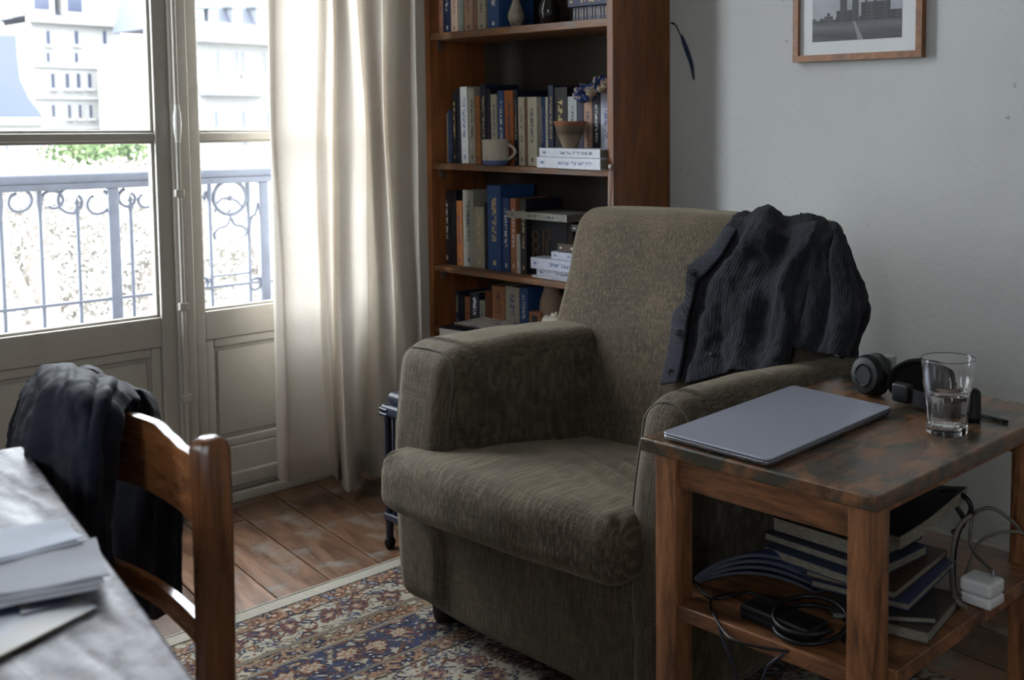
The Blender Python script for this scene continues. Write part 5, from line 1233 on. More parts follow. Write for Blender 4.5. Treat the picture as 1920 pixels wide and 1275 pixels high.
for k in range(10):
    for y in (Y0c+.008, ):
        x = X0c+.045+k*.03; b = MB(); b.rbox((x-.004, y-.003, .101), (x+.004, y+.003, .367), .001); b.build('bar', M['navyplastic'], cr_)
for k in range(9):
    y = Y0c+.045+k*.033; b = MB(); b.rbox((X0c+.005, y-.004, .101), (X0c+.011, y+.004, .367), .001); b.build('bar', M['navyplastic'], cr_)

# ================================================================== DESK AND FOREGROUND CHAIR
DZ = .74
dA, dB = onZ(45, 835, DZ), onZ(370, 1275, DZ); dC = onZ(-260, 845, DZ)
u_ = (dB-dA).normalized(); n_ = Vector((u_.y, -u_.x, 0)); P0 = dA; P1 = dA+u_*1.25; P2 = P1+n_*.72; P3 = P0+n_*.72
dk = thing('desk', 'worn pale painted wooden desk in the near left foreground', 'desk', (P0+P2)/2*1.0-Vector((0, 0, DZ)))
def plate(b, q4, z0, z1): return b.prism([(p.x, p.y, z0) for p in q4], (0, 0, z1-z0))
b = plate(MB(), [P0, P1, P2, P3], DZ-.026, DZ); o = b.build('desk_top', M['desk'], dk, angle=30); bv = o.modifiers.new('bevel', 'BEVEL'); bv.width = .004; bv.segments = 3
iu, iv = u_*.05, n_*.05
for base in (P0+iu+iv, P1-iu+iv, P2-iu-iv, P3+iu-iv):
    b = MB(); Mx = Matrix.Translation((base.x, base.y, 0)) @ Matrix.Rotation(math.atan2(u_.y, u_.x), 4, 'Z'); b.rbox((-.025, -.025, 0), (.025, .025, DZ-.0265), .003, 2, M=Mx); b.build('leg', M['deskedge'], dk)
for a_, b_ in ((P0+iu+iv, P1-iu+iv), (P3+iu-iv, P2-iu-iv), (P0+iu+iv, P3+iu-iv), (P1-iu+iv, P2-iu-iv)):
    d_ = (b_-a_); Mx = Matrix.Translation((a_.x, a_.y, 0)) @ Matrix.Rotation(math.atan2(d_.y, d_.x), 4, 'Z'); b = MB(); b.rbox((.026, -.009, DZ-.10), (d_.length-.026, .009, DZ-.0265), .002, M=Mx); b.build('apron', M['deskedge'], dk)
def sheetpx(name, lab, cat, corners, z0, th, m, curl=0, seg=10, parts=1):
    c4 = [onZ(x, y, DZ+z0) for x, y in corners]; t_ = thing(name, lab, cat, c4[0]); 
    for k in range(parts):
        b = MB(); vs_ = []; nn = seg
        off = Vector((.0035*k, -.006*k, 0))
        for i in range(nn+1):
            for j in range(nn+1):
                u, v = i/nn, j/nn; p = (c4[0]*(1-u)+c4[1]*u)*(1-v)+(c4[3]*(1-u)+c4[2]*u)*v+off; p.z = DZ+z0-k*(th+.0006)+curl*(.5+.5*math.cos(v*PI*2))*(u**2)+curl*.6*math.sin(u*9+v*3)*.3*(k == 0)
                vs_.append(p)
        n0 = len(vs_); vs_ += [p-Vector((0, 0, th)) for p in vs_]; w_ = nn+1
        fs_ = [(i*w_+j, i*w_+j+1, (i+1)*w_+j+1, (i+1)*w_+j) for i in range(nn) for j in range(nn)]; fs_ += [tuple(q_+n0 for q_ in f_)[::-1] for f_ in fs_]
        for i in range(nn): fs_ += [(i*w_, (i+1)*w_, n0+(i+1)*w_, n0+i*w_), (i*w_+nn, n0+i*w_+nn, n0+(i+1)*w_+nn, (i+1)*w_+nn), (i, n0+i, n0+i+1, i+1), (nn*w_+i, nn*w_+i+1, n0+nn*w_+i+1, n0+nn*w_+i)]
        b.add(vs_, fs_); b.build('sheet', m, t_, angle=60)
    return t_
q = NT('picture_card'); f_ = q.noise(q.coord(), 9, 3, .5); q.set('Base Color', q.ramp(f_, [(.44, s2l((124,116,98))), (.54, s2l((112,117,126))), (.62, s2l((52,64,92)))])); q.set('Roughness', .5)
sheetpx('postcard', 'large beige card with a blue printed picture nearest the viewer on the desk', 'card', [(-120, 1290), (182, 1137), (105, 1100), (-150, 1150)], .0045, .003, q.m)
q2 = NT('dark_photo'); f_ = q2.noise(q2.coord(), 16, 3, .5); q2.set('Base Color', q2.ramp(f_, [(.44, s2l((60,66,84))), (.56, s2l((128,118,104)))])); q2.set('Roughness', .35)
sheetpx('photo_print', 'dark photograph half covered by the letters on the desk', 'photo', [(40, 1150), (140, 1128), (100, 1095), (30, 1105)], .0062, .0008, q2.m)
sheetpx('envelope', 'small white folded slip peeking out below the grey letters on the desk', 'envelope', [(-60, 1150), (55, 1124), (50, 1108), (-60, 1128)], .0105, .002, M['paper'])
sheetpx('letter', 'thick grey-white folded letters overlapping the edge of the desk papers', 'letter', [(-100, 1128), (206, 1084), (180, 1014), (-100, 1065)], .016, .0022, M['paper2'], .004, parts=3)
sheetpx('letter', 'bright white folded letter farthest from the viewer on the desk', 'letter', [(-100, 1068), (158, 1012), (122, 976), (-100, 1008)], .020, .0014, M['paper'], .003, parts=2)

CY = .56
wc = thing('wooden_chair', 'polished brown wooden chair with a shaped top rail pushed up to the desk', 'chair', (-1.40, .40, 0))
def cpx(x, y, Y=CY): return onY(x, y, Y)
xr0, xr1 = cpx(378, 850).x, cpx(409, 850).x; ztop = cpx(400, 822).z
def post(xa, xb_, nm='back_post'):
    prof = [(.44, 0.006, .036), (.60, .003, .036), (.70, .001, .036), (ztop-.012, 0, .038), (ztop, 0, .030)]
    b = MB(); rings = [(0.0, -.05), (.25, -.02), (.45, -.004), (.60, 0), (.72, .001), (ztop-.014, .0), (ztop-.005, .0), (ztop, .0)]
    vs_ = []; hw = (xb_-xa)/2; cx_ = (xa+xb_)/2
    for k, (z_, dy) in enumerate(rings):
        w_ = hw*(1.0 if z_ < ztop-.006 else (.86 if z_ < ztop else .55)); dd = .017*(1 if z_ < ztop-.006 else (.86 if z_ < ztop else .55)); w_ *= (.78+.22*min(1, z_/.7)); ch_ = .006
        for sx, sy in ((-1, -1+ch_/dd), (-1+ch_/w_, -1), (1-ch_/w_, -1), (1, -1+ch_/dd), (1, 1-ch_/dd), (1-ch_/w_, 1), (-1+ch_/w_, 1), (-1, 1-ch_/dd)):
            vs_.append((cx_+sx*w_, CY+dy+sy*dd, z_))
    k = len(rings); b.add(vs_, [(i*8+j, i*8+(j+1) % 8, (i+1)*8+(j+1) % 8, (i+1)*8+j) for i in range(k-1) for j in range(8)]+[tuple(range(8))[::-1], tuple((k-1)*8+j for j in range(8))])
    return b.build(nm, M['chairpost'], wc, angle=35)
post(xr0, xr1); cw = .40; post(xr0-cw, xr1-cw)
# crest rail, double curved top edge
tops = [(60, 760), (120, 772), (180, 775), (225, 783), (262, 797), (295, 822), (325, 842), (352, 850), (378, 852)]
bots = [(60, 868), (215, 906), (350, 969), (378, 984)]
tz_ = [cpx(*p) for p in tops]; bz_ = [cpx(*p) for p in bots]
def interp(P, x):
    for a, b_ in zip(P, P[1:]):
        if x <= b_.x: s_ = (x-a.x)/(b_.x-a.x); s_ = s_*s_*(3-2*s_) if len(P) > 5 else s_; return a.z+(b_.z-a.z)*s_
    return P[-1].z
xl = xr1-cw-.01; b = MB(); vs_ = []; nn = 40
for i in range(nn):
    x = xl+(xr0+.004-xl)*i/(nn-1); x_ = max(x, tz_[0].x); zt, zb2 = interp(tz_, x_), interp(bz_, max(x, bz_[0].x)); bow = .022*math.sin(PI*i/(nn-1)); y0 = CY-.011+bow
    r_ = .005
    for dy, z_ in ((0, zb2+r_), (.002, zb2), (.016, zb2), (.018, zb2+r_), (.018, zt-r_), (.015, zt), (.004, zt), (0, zt-r_)): vs_.append((x, y0+dy, z_))
b.add(vs_, [(i*8+j, i*8+(j+1) % 8, (i+1)*8+(j+1) % 8, (i+1)*8+j) for i in range(nn-1) for j in range(8)]+[tuple(range(8)), tuple((nn-1)*8+j for j in range(8))[::-1]]); b.build('crest_rail', M['chairwood'], wc, angle=50)
a, c = cpx(225, 1075), cpx(350, 1165); zl = (a.z+c.z)/2
b = MB(); vs_ = []
for i in range(nn):
    x = xl+(xr0+.004-xl)*i/(nn-1); bow = .018*math.sin(PI*i/(nn-1)); z_ = zl; vs_ += [(x, CY-.009+bow, z_-.018), (x, CY+.007+bow, z_-.018), (x, CY+.007+bow, z_+.004), (x, CY-.005+bow, z_+.006), (x, CY-.009+bow, z_+.001)]
b.add(vs_, [(i*5+j, i*5+(j+1) % 5, (i+1)*5+(j+1) % 5, (i+1)*5+j) for i in range(nn-1) for j in range(5)]+[tuple(range(5)), tuple((nn-1)*5+j for j in range(5))[::-1]]); b.build('lower_rail', M['chairwood'], wc, angle=40)
b = MB(); b.rbox((xl+.005, .17, .425), (xr1-.002, CY-.02, .445), .008, 3); b.build('seat', M['chairwood'], wc)
for x in (xl+.03, xr1-.03):
    b = MB(); b.rbox((x-.018, .19, 0), (x+.018, .226, .4245), .003, 2); b.build('front_leg', M['chairpost'], wc)
    b = MB(); b.rbox((x-.008, .228, .20), (x+.008, CY-.045, .225), .003, 2); b.build('stretcher', M['chairpost'], wc)
b = MB(); b.rbox((xl+.05, .20, .37), (xr1-.05, .215, .4245), .002); b.build('seat_rail', M['chairpost'], wc)

# jacket over the chair back
q = NT('dark_navy_cloth'); n1_ = q.noise(q.coord(), 7, 4, .6); n2_ = q.noise(q.coord(scale=(1, 1, 1)), 500, 2, .6)
jc = q.mix(q.ramp(n1_, [(.4, q.g(0)), (.75, q.g(1))]), s2l((14, 18, 29)), s2l((26, 33, 50))); jc = q.mix(.4, jc, q.ramp(n2_, [(.3, q.g(.6)), (.7, q.g(1))]), 'MULTIPLY')
q.set('Base Color', jc); q.set('Roughness', .75); q.set('Sheen Weight', .04); q.set('Specular IOR Level', .15); q.bump(n2_, .3, .001); M['navy'] = q.m
jk = thing('jacket', 'dark navy jacket draped over the back of the wooden chair', 'jacket', (-1.52, .58, .75))
def J(x, y, Y): return onY(x, y, Y)
rows = [  # over the top to the side facing the desk
 [J(50, 765, .66), J(72, 712, .655), J(112, 694, .65), J(150, 700, .65), J(188, 712, .65), J(222, 728, .645), J(246, 745, .64)],
 [J(44, 735, .61), J(70, 702, .595), J(110, 689, .59), J(148, 694, .59), J(186, 704, .59), J(220, 722, .595), J(244, 748, .60)],
 [J(36, 765, .56), J(66, 728, .53), J(104, 716, .52), J(140, 720, .52), J(176, 732, .525), J(206, 752, .535), J(230, 784, .548)],
 [J(26, 825, .53), J(58, 790, .50), J(98, 775, .495), J(134, 775, .495), J(168, 786, .50), J(196, 806, .515), J(218, 838, .538)],
 [J(15, 880, .52), J(52, 862, .49), J(94, 850, .485), J(132, 850, .485), J(166, 862, .49), J(194, 880, .51), J(213, 900, .534)],
 [J(0, 950, .52), J(45, 940, .49), J(90, 930, .485), J(130, 930, .485), J(166, 940, .49), J(196, 950, .51), J(212, 960, .532)],
 [J(-10, 1030, .53), J(40, 1030, .50), J(88, 1030, .50), J(132, 1030, .50), J(170, 1035, .51), J(200, 1030, .52), J(216, 1025, .535)],
 [J(-15, 1140, .54), J(40, 1140, .51), J(88, 1140, .51), J(132, 1140, .51), J(174, 1140, .52), J(204, 1120, .53), J(222, 1100, .54)],
]
patch('front_panel', rows, M['navy'], jk, 90, 120, .004, fold([(.08,.5,.06),(.26,-.9,.06),(.40,.7,.05),(.50,-.4,.03),(.60,.8,.05),(.76,-.9,.06),(.92,.6,.05)], .012, 0, 1.6))
rows = [
 [J(60, 715, .60), J(100, 690, .605), J(150, 695, .61), J(200, 710, .615), J(240, 728, .62), J(275, 752, .62), J(300, 790, .62)],
 [J(45, 730, .64), J(90, 700, .64), J(140, 700, .645), J(195, 714, .65), J(242, 734, .65), J(285, 768, .65), J(318, 826, .645)],
 [J(10, 830, .67), J(70, 830, .67), J(125, 830, .67), J(180, 840, .67), J(235, 850, .665), J(290, 870, .66), J(330, 900, .65)],
 [J(5, 920, .665), J(70, 930, .665), J(130, 940, .665), J(185, 950, .665), J(240, 960, .66), J(295, 975, .65), J(340, 985, .64)],
 [J(5, 1020, .66), J(70, 1030, .66), J(130, 1035, .66), J(190, 1045, .66), J(245, 1050, .655), J(300, 1055, .645), J(340, 1060, .635)],
 [J(10, 1150, .66), J(70, 1155, .66), J(135, 1160, .66), J(195, 1165, .66), J(250, 1165, .655), J(300, 1160, .645), J(338, 1130, .635)],
]
patch('back_panel', rows, M['navy'], jk, 90, 90, .004, fold([(.08,.6,.05),(.25,-.9,.06),(.42,.9,.06),(.58,-.8,.06),(.74,.9,.05),(.9,-.6,.05)], .010, 0, 1.0))
rows = [ # turned collar lying over the shoulder of the chair
 [J(150, 700, .60), J(185, 704, .60), J(220, 716, .605), J(250, 735, .61)],
 [J(146, 715, .575), J(185, 722, .575), J(224, 736, .585), J(262, 758, .60)],
 [J(150, 738, .545), J(186, 748, .548), J(220, 762, .565), J(250, 776, .60)],
]
patch('collar', rows, M['navy'], jk, 40, 30, .006, fold([(.3,.5,.12),(.7,-.5,.12)], .006, 0, 1))
# ================================================================== BALCONY
XB = -3.85
bd = struct(MB().rbox((XB-.10, .0, .38), (xo-.0, 3.2, .50), .004, 2).build('trim_5', plain('balcony_stone', (116, 115, 110), .9)))
bd['label'] = 'pale stone balcony ledge outside the french door'
rl = thing('balcony_railing', 'blue-grey wrought iron balcony railing with scrolls outside the french door', 'railing', (XB, 1.6, .50))
def tube(nm, pts, r, seg=8, m=None, closed=False, caps=True):
    b = MB(); b.tube(pts, r, seg, closed=closed); return b.build(nm, m or M['iron'], rl, angle=60)
zt = .972
b = MB(); b.rbox((XB-.028, .0, zt-.012), (XB+.028, 3.2, zt+.020), .010, 3); b.build('handrail', M['iron'], rl)
b = MB(); b.rbox((XB-.020, .0, zt-.034), (XB+.020, 3.2, zt-.0125), .002); b.build('upper_rail', M['iron'], rl)
b = MB(); b.rbox((XB-.010, .0, .566), (XB+.010, 3.2, .576), .002); b.build('lower_rail', M['iron'], rl)
def ycol(px_, py=450): return onX(px_, py, XB).y
tz2 = zt-.034
for px_ in (-70, 3, 77, 395, 467):
    y = ycol(px_); b = MB(); b.tube([(XB, y, .50), (XB, y, .86), (XB, y, .90), (XB, y, tz2)], [.006, .006, .010, .008], 8); b.build('baluster', M['iron'], rl)
for px_ in (147, 247, -30):
    y = ycol(px_); b = MB(); b.tube([(XB, y, .50), (XB, y, .855), (XB, y, .875), (XB, y, .882)], [.006, .006, .011, .006], 8); b.lathe([(0,0),(.007,.001),(.005,.008),(.010,.016),(.004,.024),(.0,.036)], (XB, y, .880), 10); b.build('finial_baluster', M['iron'], rl)
for px_ in (213, 494, -120):
    y = ycol(px_); b = MB(); b.rbox((XB-.016, y-.017, .50), (XB+.016, y+.017, tz2), .004, 2); b.build('post', M['iron'], rl)
def scroll(y, z, r, a0, a1, shrink=.35, nm='scroll', th=.0055):
    pts = []
    for k in range(28):
        t_ = k/27; a = math.radians(a0+(a1-a0)*t_); rr = r*(1-(1-shrink)*max(0, t_-.55)/.45*.7); pts.append((XB, y+rr*math.cos(a), z+rr*math.sin(a)))
    tube(nm, pts, th, 6)
ys = lambda px_, py: (onX(px_, py, XB).y, onX(px_, py, XB).z)
for px_, py, r, a0, a1 in ((98, 377, .033, 200, -130), (135, 375, .042, 110, 400), (182, 378, .040, 60, -240), (240, 370, .030, 110, 420), (272, 372, .030, 70, -230), (35, 375, .036, 60, -250)):
    y, z_ = ys(px_, py); scroll(y, z_, r, a0, a1)
# ornament panel beyond the right pane
y, z_ = ys(431, 370); tube('ring', [(XB, y+.060*math.cos(2*PI*k/40), z_+.060*math.sin(2*PI*k/40)) for k in range(40)], .007, 8, closed=True)
y2, z2 = ys(431, 371); b = MB(); b.lathe([(0,-.012),(.010,-.008),(.013,0),(.010,.008),(0,.012)], (XB, y2, z2), 12); b.build('rosette', M['iron'], rl)
tube('scroll', [ (XB, *ys(*p)) for p in ((403, 398), (405, 382), (416, 372), (431, 371), (445, 377), (454, 388), (452, 396))], .005, 6)
b = MB(); b.tube([(XB, *ys(431, 330)), (XB, *ys(431, 318))], .008, 8); b.build('collar', M['iron'], rl)
tube('scroll', [(XB, *p) for p in [tuple(v[1:]) for v in spline([(XB, *ys(*p)) for p in ((404, 448), (402, 438), (410, 428), (425, 422), (431, 405), (428, 398), (432, 392))], 24)]], .005, 6)
tube('scroll', [(XB, *p) for p in [tuple(v[1:]) for v in spline([(XB, *ys(*p)) for p in ((458, 444), (462, 432), (454, 424), (440, 420), (431, 405))], 24)]], .005, 6)
tube('scroll', [(XB, *ys(*p)) for p in ((378, 372), (385, 358), (387, 366), (382, 376))], .005, 6)
tube('scroll', [tuple(v) for v in spline([(XB, *ys(*p)) for p in ((467, 440), (470, 410), (478, 400), (484, 380))], 16)], .005, 6)
tube('lower_crossbar', [(XB, *ys(398, 518)), (XB, *ys(467, 511))], .004, 6)
for k, px_ in enumerate((381, 480)):
    y, z_ = ys(px_, 532); scroll(y, z_, .022, 0, 420, .3)
for k in range(2): tube('stay', [(XB, .3+2.5*k, .93), (xo+.01, .3+2.5*k, .93)], .007, 8)

# ================================================================== CITY OUTSIDE
M['fac'] = plain('pale_limestone', (100, 99, 96), .95, scale=2, nz=.06); M['fac2'] = plain('pale_render', (112, 111, 109), .95, scale=2, nz=.06)
M['roof'] = plain('slate_roof', (38, 44, 56), .6, scale=6, nz=.18); M['roof2'] = plain('blue_slate_roof', (28, 37, 56), .6, scale=6, nz=.12)
M['wpane'] = plain('far_window_glass', (24, 32, 50), .3, bump=0); M['zinc'] = plain('zinc_band', (90, 94, 100), .6)
M['cyard'] = plain('courtyard_ground', (104, 102, 94), .95, scale=1)
struct(MB().box((-420, -60, -12.1), (-3.9, 420, -12)).build('ground', M['cyard'], smooth=False))
def building(name, lab, x, pa, pb, m=None, depth=8, cornice=True, bottom=-12):
    """pa: top-left pixel of the facade, pb: top-right pixel; facade stands on the plane X=x"""
    a, c = onX(*pa, x), onX(*pb, x); zt_ = (a.z+c.z)/2; t_ = thing(name, lab, 'building', (x, (a.y+c.y)/2, bottom))
    b = MB(); b.box((x-depth, a.y, bottom), (x, c.y, zt_)); b.build('wall', m or M['fac'], t_, smooth=False)
    if cornice: b = MB(); b.rbox((x-.3, a.y-.4, zt_-.1), (x+.9, c.y+.4, zt_+.7), .15, 2); b.build('cornice', M['fac2'], t_)
    return t_, a.y, c.y, zt_
def win(t_, x, px0, py0, px1, py1, sill=True, m=None):
    a, c = onX(px0, py0, x), onX(px1, py1, x); f_ = MB(); y0, y1, z0, z1 = a.y, c.y, c.z, a.z; fr_ = (y1-y0)*.09; d_ = .06
    for bx_ in (((x-d_, y0, z0), (x+d_, y0+fr_, z1)), ((x-d_, y1-fr_, z0), (x+d_, y1, z1)), ((x-d_, y0+fr_, z1-fr_), (x+d_, y1-fr_, z1)), ((x-d_, y0+fr_, z0), (x+d_, y1-fr_, z0+fr_))): f_.box(*bx_)
    if sill: f_.box((x, y0-.2, z0-.25), (x+.3, y1+.2, z0-.001))
    w_ = f_.build('window', M['fac2'], t_, smooth=False); p_ = MB(); p_.box((x+.002, y0+fr_, z0+fr_), (x+.02, y1-fr_, z1-fr_)); p_.box((x+.02, (y0+y1)/2-fr_*.35, z0+fr_), (x+.035, (y0+y1)/2+fr_*.35, z1-fr_)); p_.build('window_glass', m or M['wpane'], w_, smooth=False)
def mansard(t_, x, ya, yb_, za, ztop, rec, ins=0, m='roof', deep=18):
    b = MB(); b.add([(x, ya, za), (x, yb_, za), (x-rec, yb_-ins, ztop), (x-rec, ya+ins*.15, ztop), (x-deep, ya, za), (x-deep, yb_, za), (x-deep+rec, yb_-ins, ztop), (x-deep+rec, ya+ins*.15, ztop)], [(0,1,2,3),(5,4,7,6),(1,5,6,2),(4,0,3,7),(3,2,6,7),(0,4,5,1)]); return b.build('mansard_roof', M[m], t_, smooth=False)
# main white building
Xm = -125
t_, y0, y1, zt_ = building('apartment_building', 'white apartment building with rows of small windows behind the left pane', Xm, (58, 46), (226, 46), depth=20)
mansard(t_, Xm, y0, y1, zt_+.7, onX(100, -32, Xm).z, 4.5, 3.0)
for px_ in (78, 140):
    p = onX(px_, 40, Xm); b = MB(); b.box((Xm-5, p.y-1.2, zt_+.75), (Xm+.2, p.y+1.2, zt_+4)); b.prism([(Xm+.4, p.y-1.6, zt_+4), (Xm+.4, p.y+1.6, zt_+4), (Xm+.4, p.y, zt_+5.2)], (-6, 0, 0)); dm = b.build('dormer', M['fac2'], t_, smooth=False)
    b = MB(); b.box((Xm+.2, p.y-.7, zt_+1.3), (Xm+.26, p.y+.7, zt_+3.6)); b.build('dormer_window', M['wpane'], dm, smooth=False)
for px_, w_ in ((90, 5), (143, 5), (196, 5)): win(t_, Xm+.02, px_-w_, 57, px_+w_, 84); win(t_, Xm+.02, px_-w_*.8, 98, px_+w_*.8, 118)
for px_ in (99, 126, 147, 168, 196): win(t_, Xm+.02, px_-5, 137, px_+5, 166)
for px_ in (100, 130, 150, 170, 203): win(t_, Xm+.02, px_-4, 196, px_+4, 222)
for px_ in (104, 131, 153, 172, 205): win(t_, Xm+.02, px_-4, 262, px_+4, 276)
for zp in (126, 184, 240): p = onX(150, zp, Xm); b = MB(); b.box((Xm, y0, p.z-.12), (Xm+.25, y1, p.z+.12)); b.build('string_course', M['fac2'], t_, smooth=False)
for px_ in (95, 175): p = onX(px_, -30, Xm-8); b = MB(); b.rbox((Xm-12, p.y-1.8, p.z-1), (Xm-9, p.y+1.8, p.z+5), .15); b.build('chimney', M['fac'], t_)
t_, y0, y1, zt_ = building('apartment_building', 'narrow white wing with a tall slit window right of the main white building', -150, (231, 92), (300, 92))
for py0, py1 in ((108, 132), (134, 161), (176, 236), (262, 268)): win(t_, -149.98, 252, py0, 262, py1, False)
t_, y0, y1, zt_ = building('apartment_building', 'pale building at the far upper left corner behind the slate roof', -180, (-60, -60), (57, -60))
for px_ in (-6, 12): win(t_, -179.98, px_-5, 8, px_+5, 27)
# house with the blue slate roof in front on the left
Xs = -80
t_ = thing('slate_roofed_house', 'house with a large steep blue slate roof at the left edge of the left pane', 'building', (Xs, 22, -12))
poly = [(-90, 66), (30, 66), (33, 110), (38, 150), (55, 185), (82, 222), (-90, 222)]
P = [onX(*p_, Xs) for p_ in poly]
b = MB(); b.prism([tuple(p) for p in P], (-14, 0, 0)); b.build('slate_roof', M['roof2'], t_, smooth=False)
lo = P[5]; hi = P[1]
b = MB(); b.box((Xs-14, P[0].y, -12), (Xs+.4, lo.y-.3, lo.z-.05)); b.build('wall', M['fac'], t_, smooth=False)
b = MB(); b.rbox((Xs-.3, P[0].y, lo.z-.45), (Xs+1, lo.y+.5, lo.z+.05), .1); b.build('gutter', M['fac2'], t_)
b = MB(); b.rbox((Xs-9, P[0].y, P[0].z), (Xs-1, onX(20, 60, Xs).y, P[0].z+1.1), .15); b.build('ridge', M['zinc'], t_)
for px_ in (12, 30): win(t_, Xs+.42, px_-4, 268, px_+4, 282)
win(t_, Xs+.42, 12, 302, 44, 320)
# right building
Xr_ = -100
t_, y0, y1, zt_ = building('apartment_building', 'pale stone building with slate mansard and balcony behind the right pane', Xr_, (366, 76), (640, 76), depth=22, cornice=False)
mansard(t_, Xr_, y0, y1, zt_+1.2, onX(400, -60, Xr_-4).z, 4)
b = MB(); b.rbox((Xr_-.8, y0-.4, zt_-.6), (Xr_+2.0, y1, zt_+1.15), .25, 2); b.build('eaves_cornice', M['fac2'], t_)
for px_ in (376, 402, 447, 492):
    a, c = onX(px_-9, 15, Xr_+.4), onX(px_+9, 52, Xr_+.4); b = MB(); b.box((Xr_-5, a.y, c.z), (Xr_+.2, c.y, a.z)); b.rbox((Xr_-5, a.y-.3, a.z), (Xr_+.5, c.y+.3, a.z+.5), .15, 2); dm = b.build('dormer', M['zinc'], t_, smooth=False)
    b = MB(); b.box((Xr_+.2, a.y+.5, c.z+.5), (Xr_+.26, c.y-.5, a.z-.4)); b.build('dormer_window', M['wpane'], dm, smooth=False)
for (x0_, y0_, x1_, y1_) in ((405, 98, 413, 152), (440, 97, 448, 140), (450, 97, 459, 140), (492, 98, 500, 140), (450, 207, 462, 240), (452, 258, 466, 275), (400, 207, 410, 240), (498, 207, 508, 240)): win(t_, Xr_+.02, x0_, y0_, x1_, y1_)
a, c = onX(387, 157, Xr_+1.5), onX(506, 181, Xr_+1.5); b = MB(); b.rbox((Xr_, a.y, c.z), (Xr_+1.8, c.y, a.z), .12, 2); b.build('balcony', M['zinc'], t_)
# roof terrace block in the middle distance with shrubs in planters
Xt = -13; zt_ = onX(200, 316, Xt).z
t_ = thing('terrace_block', 'low flat building with a roof terrace and planters behind the balcony rail', 'building', (Xt, 5, -12))
ya, yb2 = onX(-120, 316, Xt).y, onX(560, 316, Xt).y
b = MB(); b.box((Xt-4, ya, -12), (Xt, yb2, zt_-.25)); b.build('wall', M['fac'], t_, smooth=False)
b = MB(); b.rbox((Xt-.15, ya, zt_-.24), (Xt+.1, yb2, zt_), .02); b.build('parapet', M['fac2'], t_)
rsr = random.Random(4)
def leafmat(name, a, c):
    q = NT(name); f_ = q.noise(q.coord(), 3, 3); q.set('Base Color', q.ramp(f_, [(.4, s2l(a)), (.6, s2l(c))])); q.set('Roughness', .8); return q.m
M['leafg'] = leafmat('shrub_leaf', (64, 84, 42), (92, 106, 66)); M['leafb'] = leafmat('budding_tree_leaf', (112, 108, 98), (134, 131, 120)); M['bark'] = plain('bark', (88, 80, 72), .9)
def foliage(c, R, n, s_, m, par, squash=.8, seed=0):
    r_ = random.Random(seed); b = MB()
    cl = [(Vector((r_.uniform(-1, 1), r_.uniform(-1, 1), r_.uniform(-1, 1)*squash))*R*.55, R*r_.uniform(.3, .55)) for _ in range(9)]
    for k in range(n):
        cc, rr = cl[k % 9]; d_ = Vector((r_.gauss(0, 1), r_.gauss(0, 1), r_.gauss(0, 1))).normalized()*rr*r_.uniform(.6, 1.05); p = Vector(c)+cc+d_
        a_ = Vector((r_.gauss(0, 1), r_.gauss(0, 1), r_.gauss(0, 1))).normalized(); b_ = a_.orthogonal().normalized(); z_ = s_*r_.uniform(.6, 1.3)
        b.add([p-a_*z_, p+b_*z_*.45, p+a_*z_, p-b_*z_*.45], [(0,1,2,3)])
    o = b.build('crown', m, par, smooth=False, fix=False); o['kind'] = 'stuff'; return o
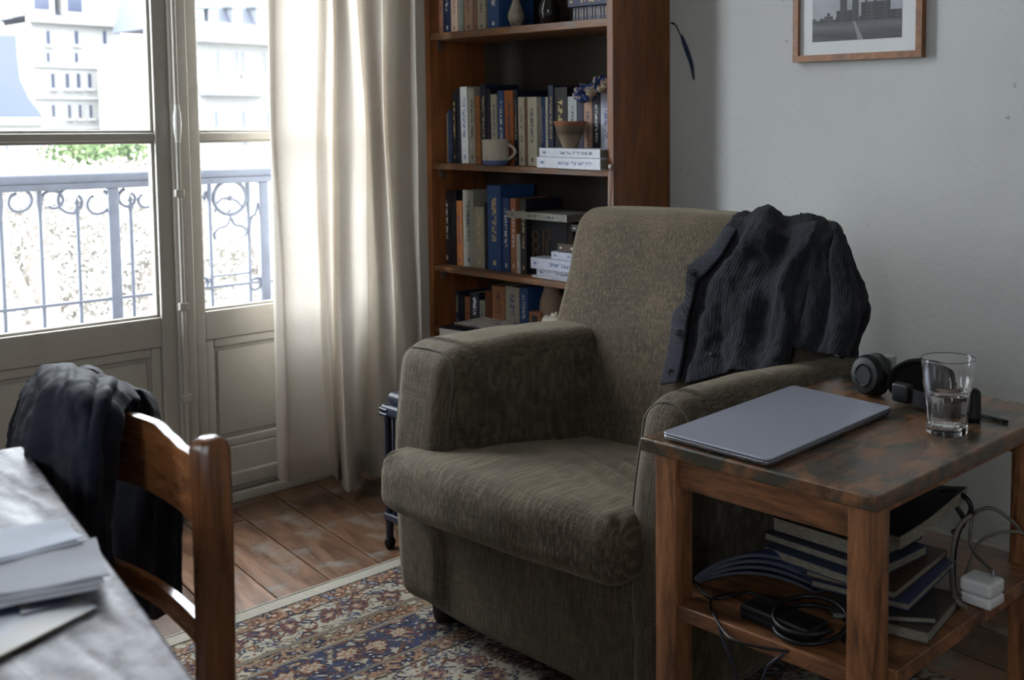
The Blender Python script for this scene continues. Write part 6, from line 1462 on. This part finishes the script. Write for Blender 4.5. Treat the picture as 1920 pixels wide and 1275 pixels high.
for k, (px_, py, R, lab) in enumerate(((132, 296, .40, 'large green shrub in a planter on the roof terrace'), (196, 304, .20, 'small green shrub right of the large one on the roof terrace'), (268, 288, .34, 'green shrub at the right end of the left pane on the roof terrace'))):
    p = onX(px_, py, Xt-.6); z0 = zt_-.1; t_ = thing('shrub', lab, 'shrub', (p.x, p.y, zt_-.2)); foliage(p, R, 1500, .045, M['leafg'], t_, .45, k)
    b = MB(); b.tube([(p.x, p.y, zt_-.2), (p.x, p.y, p.z)], .03, 6); b.build('stem', M['bark'], t_)
    b = MB(); b.rbox((p.x-.2, p.y-R*.6, zt_-.25), (p.x+.2, p.y+R*.6, zt_-.02), .02); o = b.build('planter', M['zinc'], None, org=(p.x, p.y, zt_-.25)); tag(o, 'grey planter under the '+['large green shrub', 'small middle green shrub', 'right-hand green shrub'][k]+' on the roof terrace', 'planter')
p = onX(228, 309, Xt-2.0); t_ = thing('terrace_table', 'dark round covered table on the roof terrace between the shrubs', 'table', (p.x, p.y, zt_-.25)); b = MB(); b.lathe([(0,0),(.1,0),(.12,.05),(.12,.30),(.22,.34),(.22,.38),(0,.40)], (p.x, p.y, zt_-.25), 20); b.build('body', M['wpane'], t_)
# courtyard trees below the rail
for k, (px_, py, Xq, R) in enumerate(((60, 480, -8.2, .85), (165, 470, -9.4, .9), (265, 480, -8.4, .8), (100, 400, -11.5, .8), (400, 460, -9.6, .95), (490, 500, -8.3, .85), (-30, 440, -9.6, .9), (320, 420, -11.3, .85))):
    p = onX(px_, py, Xq); lab = ['budding tree low in the middle of the left pane', 'budding tree behind the second baluster', 'budding tree behind the thick iron post', 'farther budding tree just below the handrail', 'budding tree behind the iron ring ornament', 'budding tree at the right of the ornament panel', 'nearest budding tree at the left frame edge', 'budding tree lowest behind the door stile'][k]
    t_ = thing('tree', lab, 'tree', (p.x, p.y, -12)); foliage(p, R, 9000, .021, M['leafb'], t_, .8, 20+k)
    b = MB(); b.tube(spline([(p.x, p.y, -12), (p.x+.1, p.y, -6), (p.x, p.y+.05, p.z-R*.4), (p.x, p.y, p.z+R*.3)], 10), [.16]*4+[.12]*3+[.07, .05, .02], 7)
    rb2 = random.Random(k)
    for j in range(7):
        a_ = rb2.uniform(0, 2*PI); st0 = Vector((p.x, p.y, p.z-R*rb2.uniform(.1, .9))); b.tube([st0, st0+Vector((math.cos(a_)*R*.5, math.sin(a_)*R*.5, R*.5)), st0+Vector((math.cos(a_)*R*.8, math.sin(a_)*R*.8, R*.9))], [.05, .03, .012], 5)
    b.build('trunk', M['bark'], t_)
bpy.context.view_layer.update()
